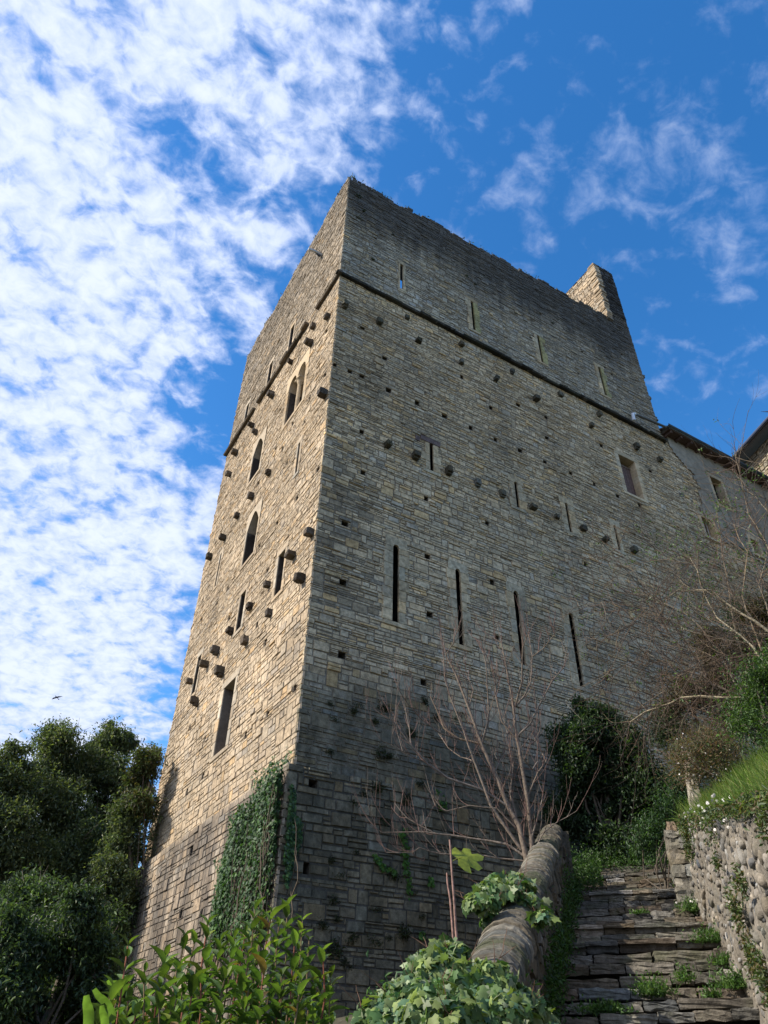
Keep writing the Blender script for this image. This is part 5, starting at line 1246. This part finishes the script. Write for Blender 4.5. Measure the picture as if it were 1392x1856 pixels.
# plants spilling over the wall top with tiny flowers
pos = []
for _ in range(3600):
    s = rng.uniform(5, 12.2); pos.append(ST(s, 1.03 + rng.normal(0, .06), Zwall(s) - abs(rng.normal(0, .05 + .09 * (1 + math.sin(s * 3.1)) * (s > 8.5)))))
for (x, y, k, sg) in ((1335, 1645, 260, .09), (1345, 1600, 160, .06), (1242, 1500, 300, .08), (1385, 1490, 120, .06), (1362, 1730, 260, .09), (1385, 1770, 300, .10), (1300, 1560, 80, .04), (1250, 1540, 200, .07)):
    s, t_, z = pxST(x, y, .93)
    for _ in range(k): q = ST(s + rng.normal(0, sg * .6), .94 - abs(rng.normal(0, .03)), z + rng.normal(0, sg)); pos.append(q)
pos = np.array(pos); n = len(pos)
o = leaves('trailing_plants', 'simple', pos, norm(rvec(n) - AZ * .4), rvec(n), .05 * rng.uniform(.6, 1.3, n), .018, cols(n, [(.06, .10, .03), (.10, .13, .04), (.13, .10, .05), (.08, .12, .06)]), M_leafd); tag(o, 'low trailing plants spilling over the lip of the cobble wall', 'plants', kind='stuff')
fl = flowers('wall_daisies', [ST(s, .98 + rr_.uniform(-.04, .05), Zwall(s) + rr_.uniform(-.22, .1)) for s in [rr_.uniform(7, 12.4) for _ in range(70)]], .016); tag(fl, 'tiny white and pink daisies scattered along the cobble wall lip', 'flowers', kind='stuff')

# weeds on the steps and by the walls
def weed(s, t, rad, hgt, label, pal, n=420, flower=0, kind='simple'):
    z0 = Zst(s) + .0; q = ST(s, t, z0); root = empty('weed_clump', tuple(q), label, 'weeds', 'weeds growing on the steps')
    pos = q + rng.normal(0, 1, (n, 3)) * np.array([rad, rad, 0]) * .5 + AZ * np.abs(rng.normal(0, hgt * .45, (n, 1))); 
    leaves('leaves', 'simple', pos, norm(rvec(n) + AZ * .5), rvec(n), .045 * rng.uniform(.5, 1.3, n), .017, cols(n, pal), M_leafd, root)
    m_ = n // 3; bp = q + rng.normal(0, 1, (m_, 3)) * np.array([rad, rad, 0]) * .5; gg = grass('blades', bp, norm(rng.normal(0, .5, (m_, 3)) + AZ), rng.uniform(.5, 1.3, m_) * hgt, .006, cols(m_, pal)); 
    gg.data.transform(Matrix.Translation(-Vector(root.location))); gg.parent = root
    if flower:
        f = flowers('flowers', [q + np.array([rr_.gauss(0, rad * .5), rr_.gauss(0, rad * .5), abs(rr_.gauss(hgt * .8, .03))]) for _ in range(flower)], .014, root)
PW = [(.05, .11, .025), (.07, .15, .03), (.04, .085, .025), (.10, .17, .04)]
def wpx(x, y): v = ray(x, y); v = v / math.hypot(v[0], v[1]); best = None; 
def step_hit(x, y):
    v = ray(x, y); v = v / math.hypot(v[0], v[1]); r = 3
    while r < 17:
        p = CAM + v * r; s, t = toST(p[0], p[1])
        if p[2] <= Zst(s) + .02: return s, t
        r += .03
    return s, t
WE = [(1185, 1800, .16, .14, 'bushy weed clump in the middle of the lower steps', 500, 0), (1095, 1830, .22, .07, 'low leafy weeds on the left of the lowest visible steps', 450, 0), (1242, 1775, .07, .12, 'narrow fern like weed on the third step below the bright stone', 160, 0), (1275, 1650, .20, .16, 'large weed clump with white flowers against the cobble wall foot', 700, 9), (1310, 1705, .22, .14, 'wide yellow green weed clump at the cobble wall foot, below the flowering one', 700, 0),
      (1160, 1655, .10, .05, 'small weed patch on the middle steps', 200, 0), (1345, 1790, .2, .15, 'weeds at the cobble wall foot near the right edge', 600, 0), (1235, 1605, .1, .14, 'weeds at the foot of the stone pier', 260, 0), (1215, 1565, .12, .12, 'weeds left of the stone pier with pale flowers', 260, 5), (1290, 1805, .08, .08, 'small weed beside the long rounded step stone', 140, 0), (1325, 1745, .12, .10, 'weed patch right of the bright step stone', 280, 0)]
for (x, y, rad, h, lab, n, fl_) in WE:
    s, t = step_hit(x, y); weed(s, min(t, .9), rad, h, lab, PW, n, fl_)
# weeds along the foot of the low wall (dark side)
pos = []
for _ in range(6500):
    s = rng.uniform(4.5, 13.6); pos.append(ST(s, Tc(s) + .22 + abs(rng.normal(0, .07)), Zst(s) + abs(rng.normal(0, .20 + .08 * math.sin(s * 2.3)))))
for _ in range(5000):
    s = rng.uniform(13.3, 15.8); pos.append(ST(s, rng.uniform(-1.3, -.3), Zst(s) + abs(rng.normal(0, .18))))
for _ in range(3500):
    s = rng.uniform(15.2, 16.6); pos.append(ST(s, rng.uniform(-.9, 1.3), Zst(s) + abs(rng.normal(0, .12))))
pos = np.array(pos); n = len(pos); o = leaves('ground_weeds', 'simple', pos, norm(rvec(n) + AZ * .5), rvec(n), .055 * rng.uniform(.6, 1.3, n), .02, cols(n, [(.04, .09, .02), (.06, .13, .025), (.035, .07, .02)]), M_leafd); tag(o, 'green weeds crowding the foot of the low wall and the head of the steps', 'weeds', kind='stuff')

# ------------------------------------------------------------------ birds
def bird(p, right, fwd, sc, label):
    mb = MB(); c = (.03, .03, .035); right, fwd = norm(right), norm(fwd); upv = np.cross(right, fwd)
    mb.tube([p - fwd * .16 * sc, p - fwd * .05 * sc, p + fwd * .08 * sc, p + fwd * .16 * sc], .02 * sc, .03 * sc, 8, c); mb.tube([p + fwd * .15 * sc, p + fwd * .21 * sc], .028 * sc, .006 * sc, 6, c)
    mb.add([p - fwd * .14 * sc - right * .02 * sc, p - fwd * .14 * sc + right * .02 * sc, p - fwd * .26 * sc + right * .05 * sc, p - fwd * .26 * sc - right * .05 * sc], [(0, 1, 2, 3)], c)
    for s_ in (1, -1):
        a = p + right * .03 * s_ * sc; V = [a + fwd * .07 * sc, a - fwd * .06 * sc, a + right * s_ * .2 * sc + fwd * .10 * sc + upv * .06 * sc, a + right * s_ * .2 * sc - fwd * .02 * sc + upv * .06 * sc, a + right * s_ * .42 * sc - fwd * .06 * sc + upv * .0 * sc]
        V2 = [v + upv * .008 * sc for v in V]; mb.add(V + V2, [(0, 1, 3, 2), (2, 3, 4), (5, 7, 8, 6), (7, 9, 8), (0, 2, 7, 5), (2, 4, 9, 7), (1, 6, 8, 3), (3, 8, 9, 4)], c)
    return tag(mb.build('bird', M_bird, None), label, 'bird', 'birds in flight')
camR, camU = M[:, 0], M[:, 1]
bird(at(103, 1264, 45), camR * .9 + camU * .25, camR * -.35 + camU * .6 + M[:, 2] * .3, .75, 'tiny dark bird flying above the trees at the left')
bird(at(1406, 738, 20), camR * .95 + camU * .35, camU * -.4 + M[:, 2] * .8 + camR * .3, 1.0, 'dark wing tip of a bird entering at the right edge above the roof')
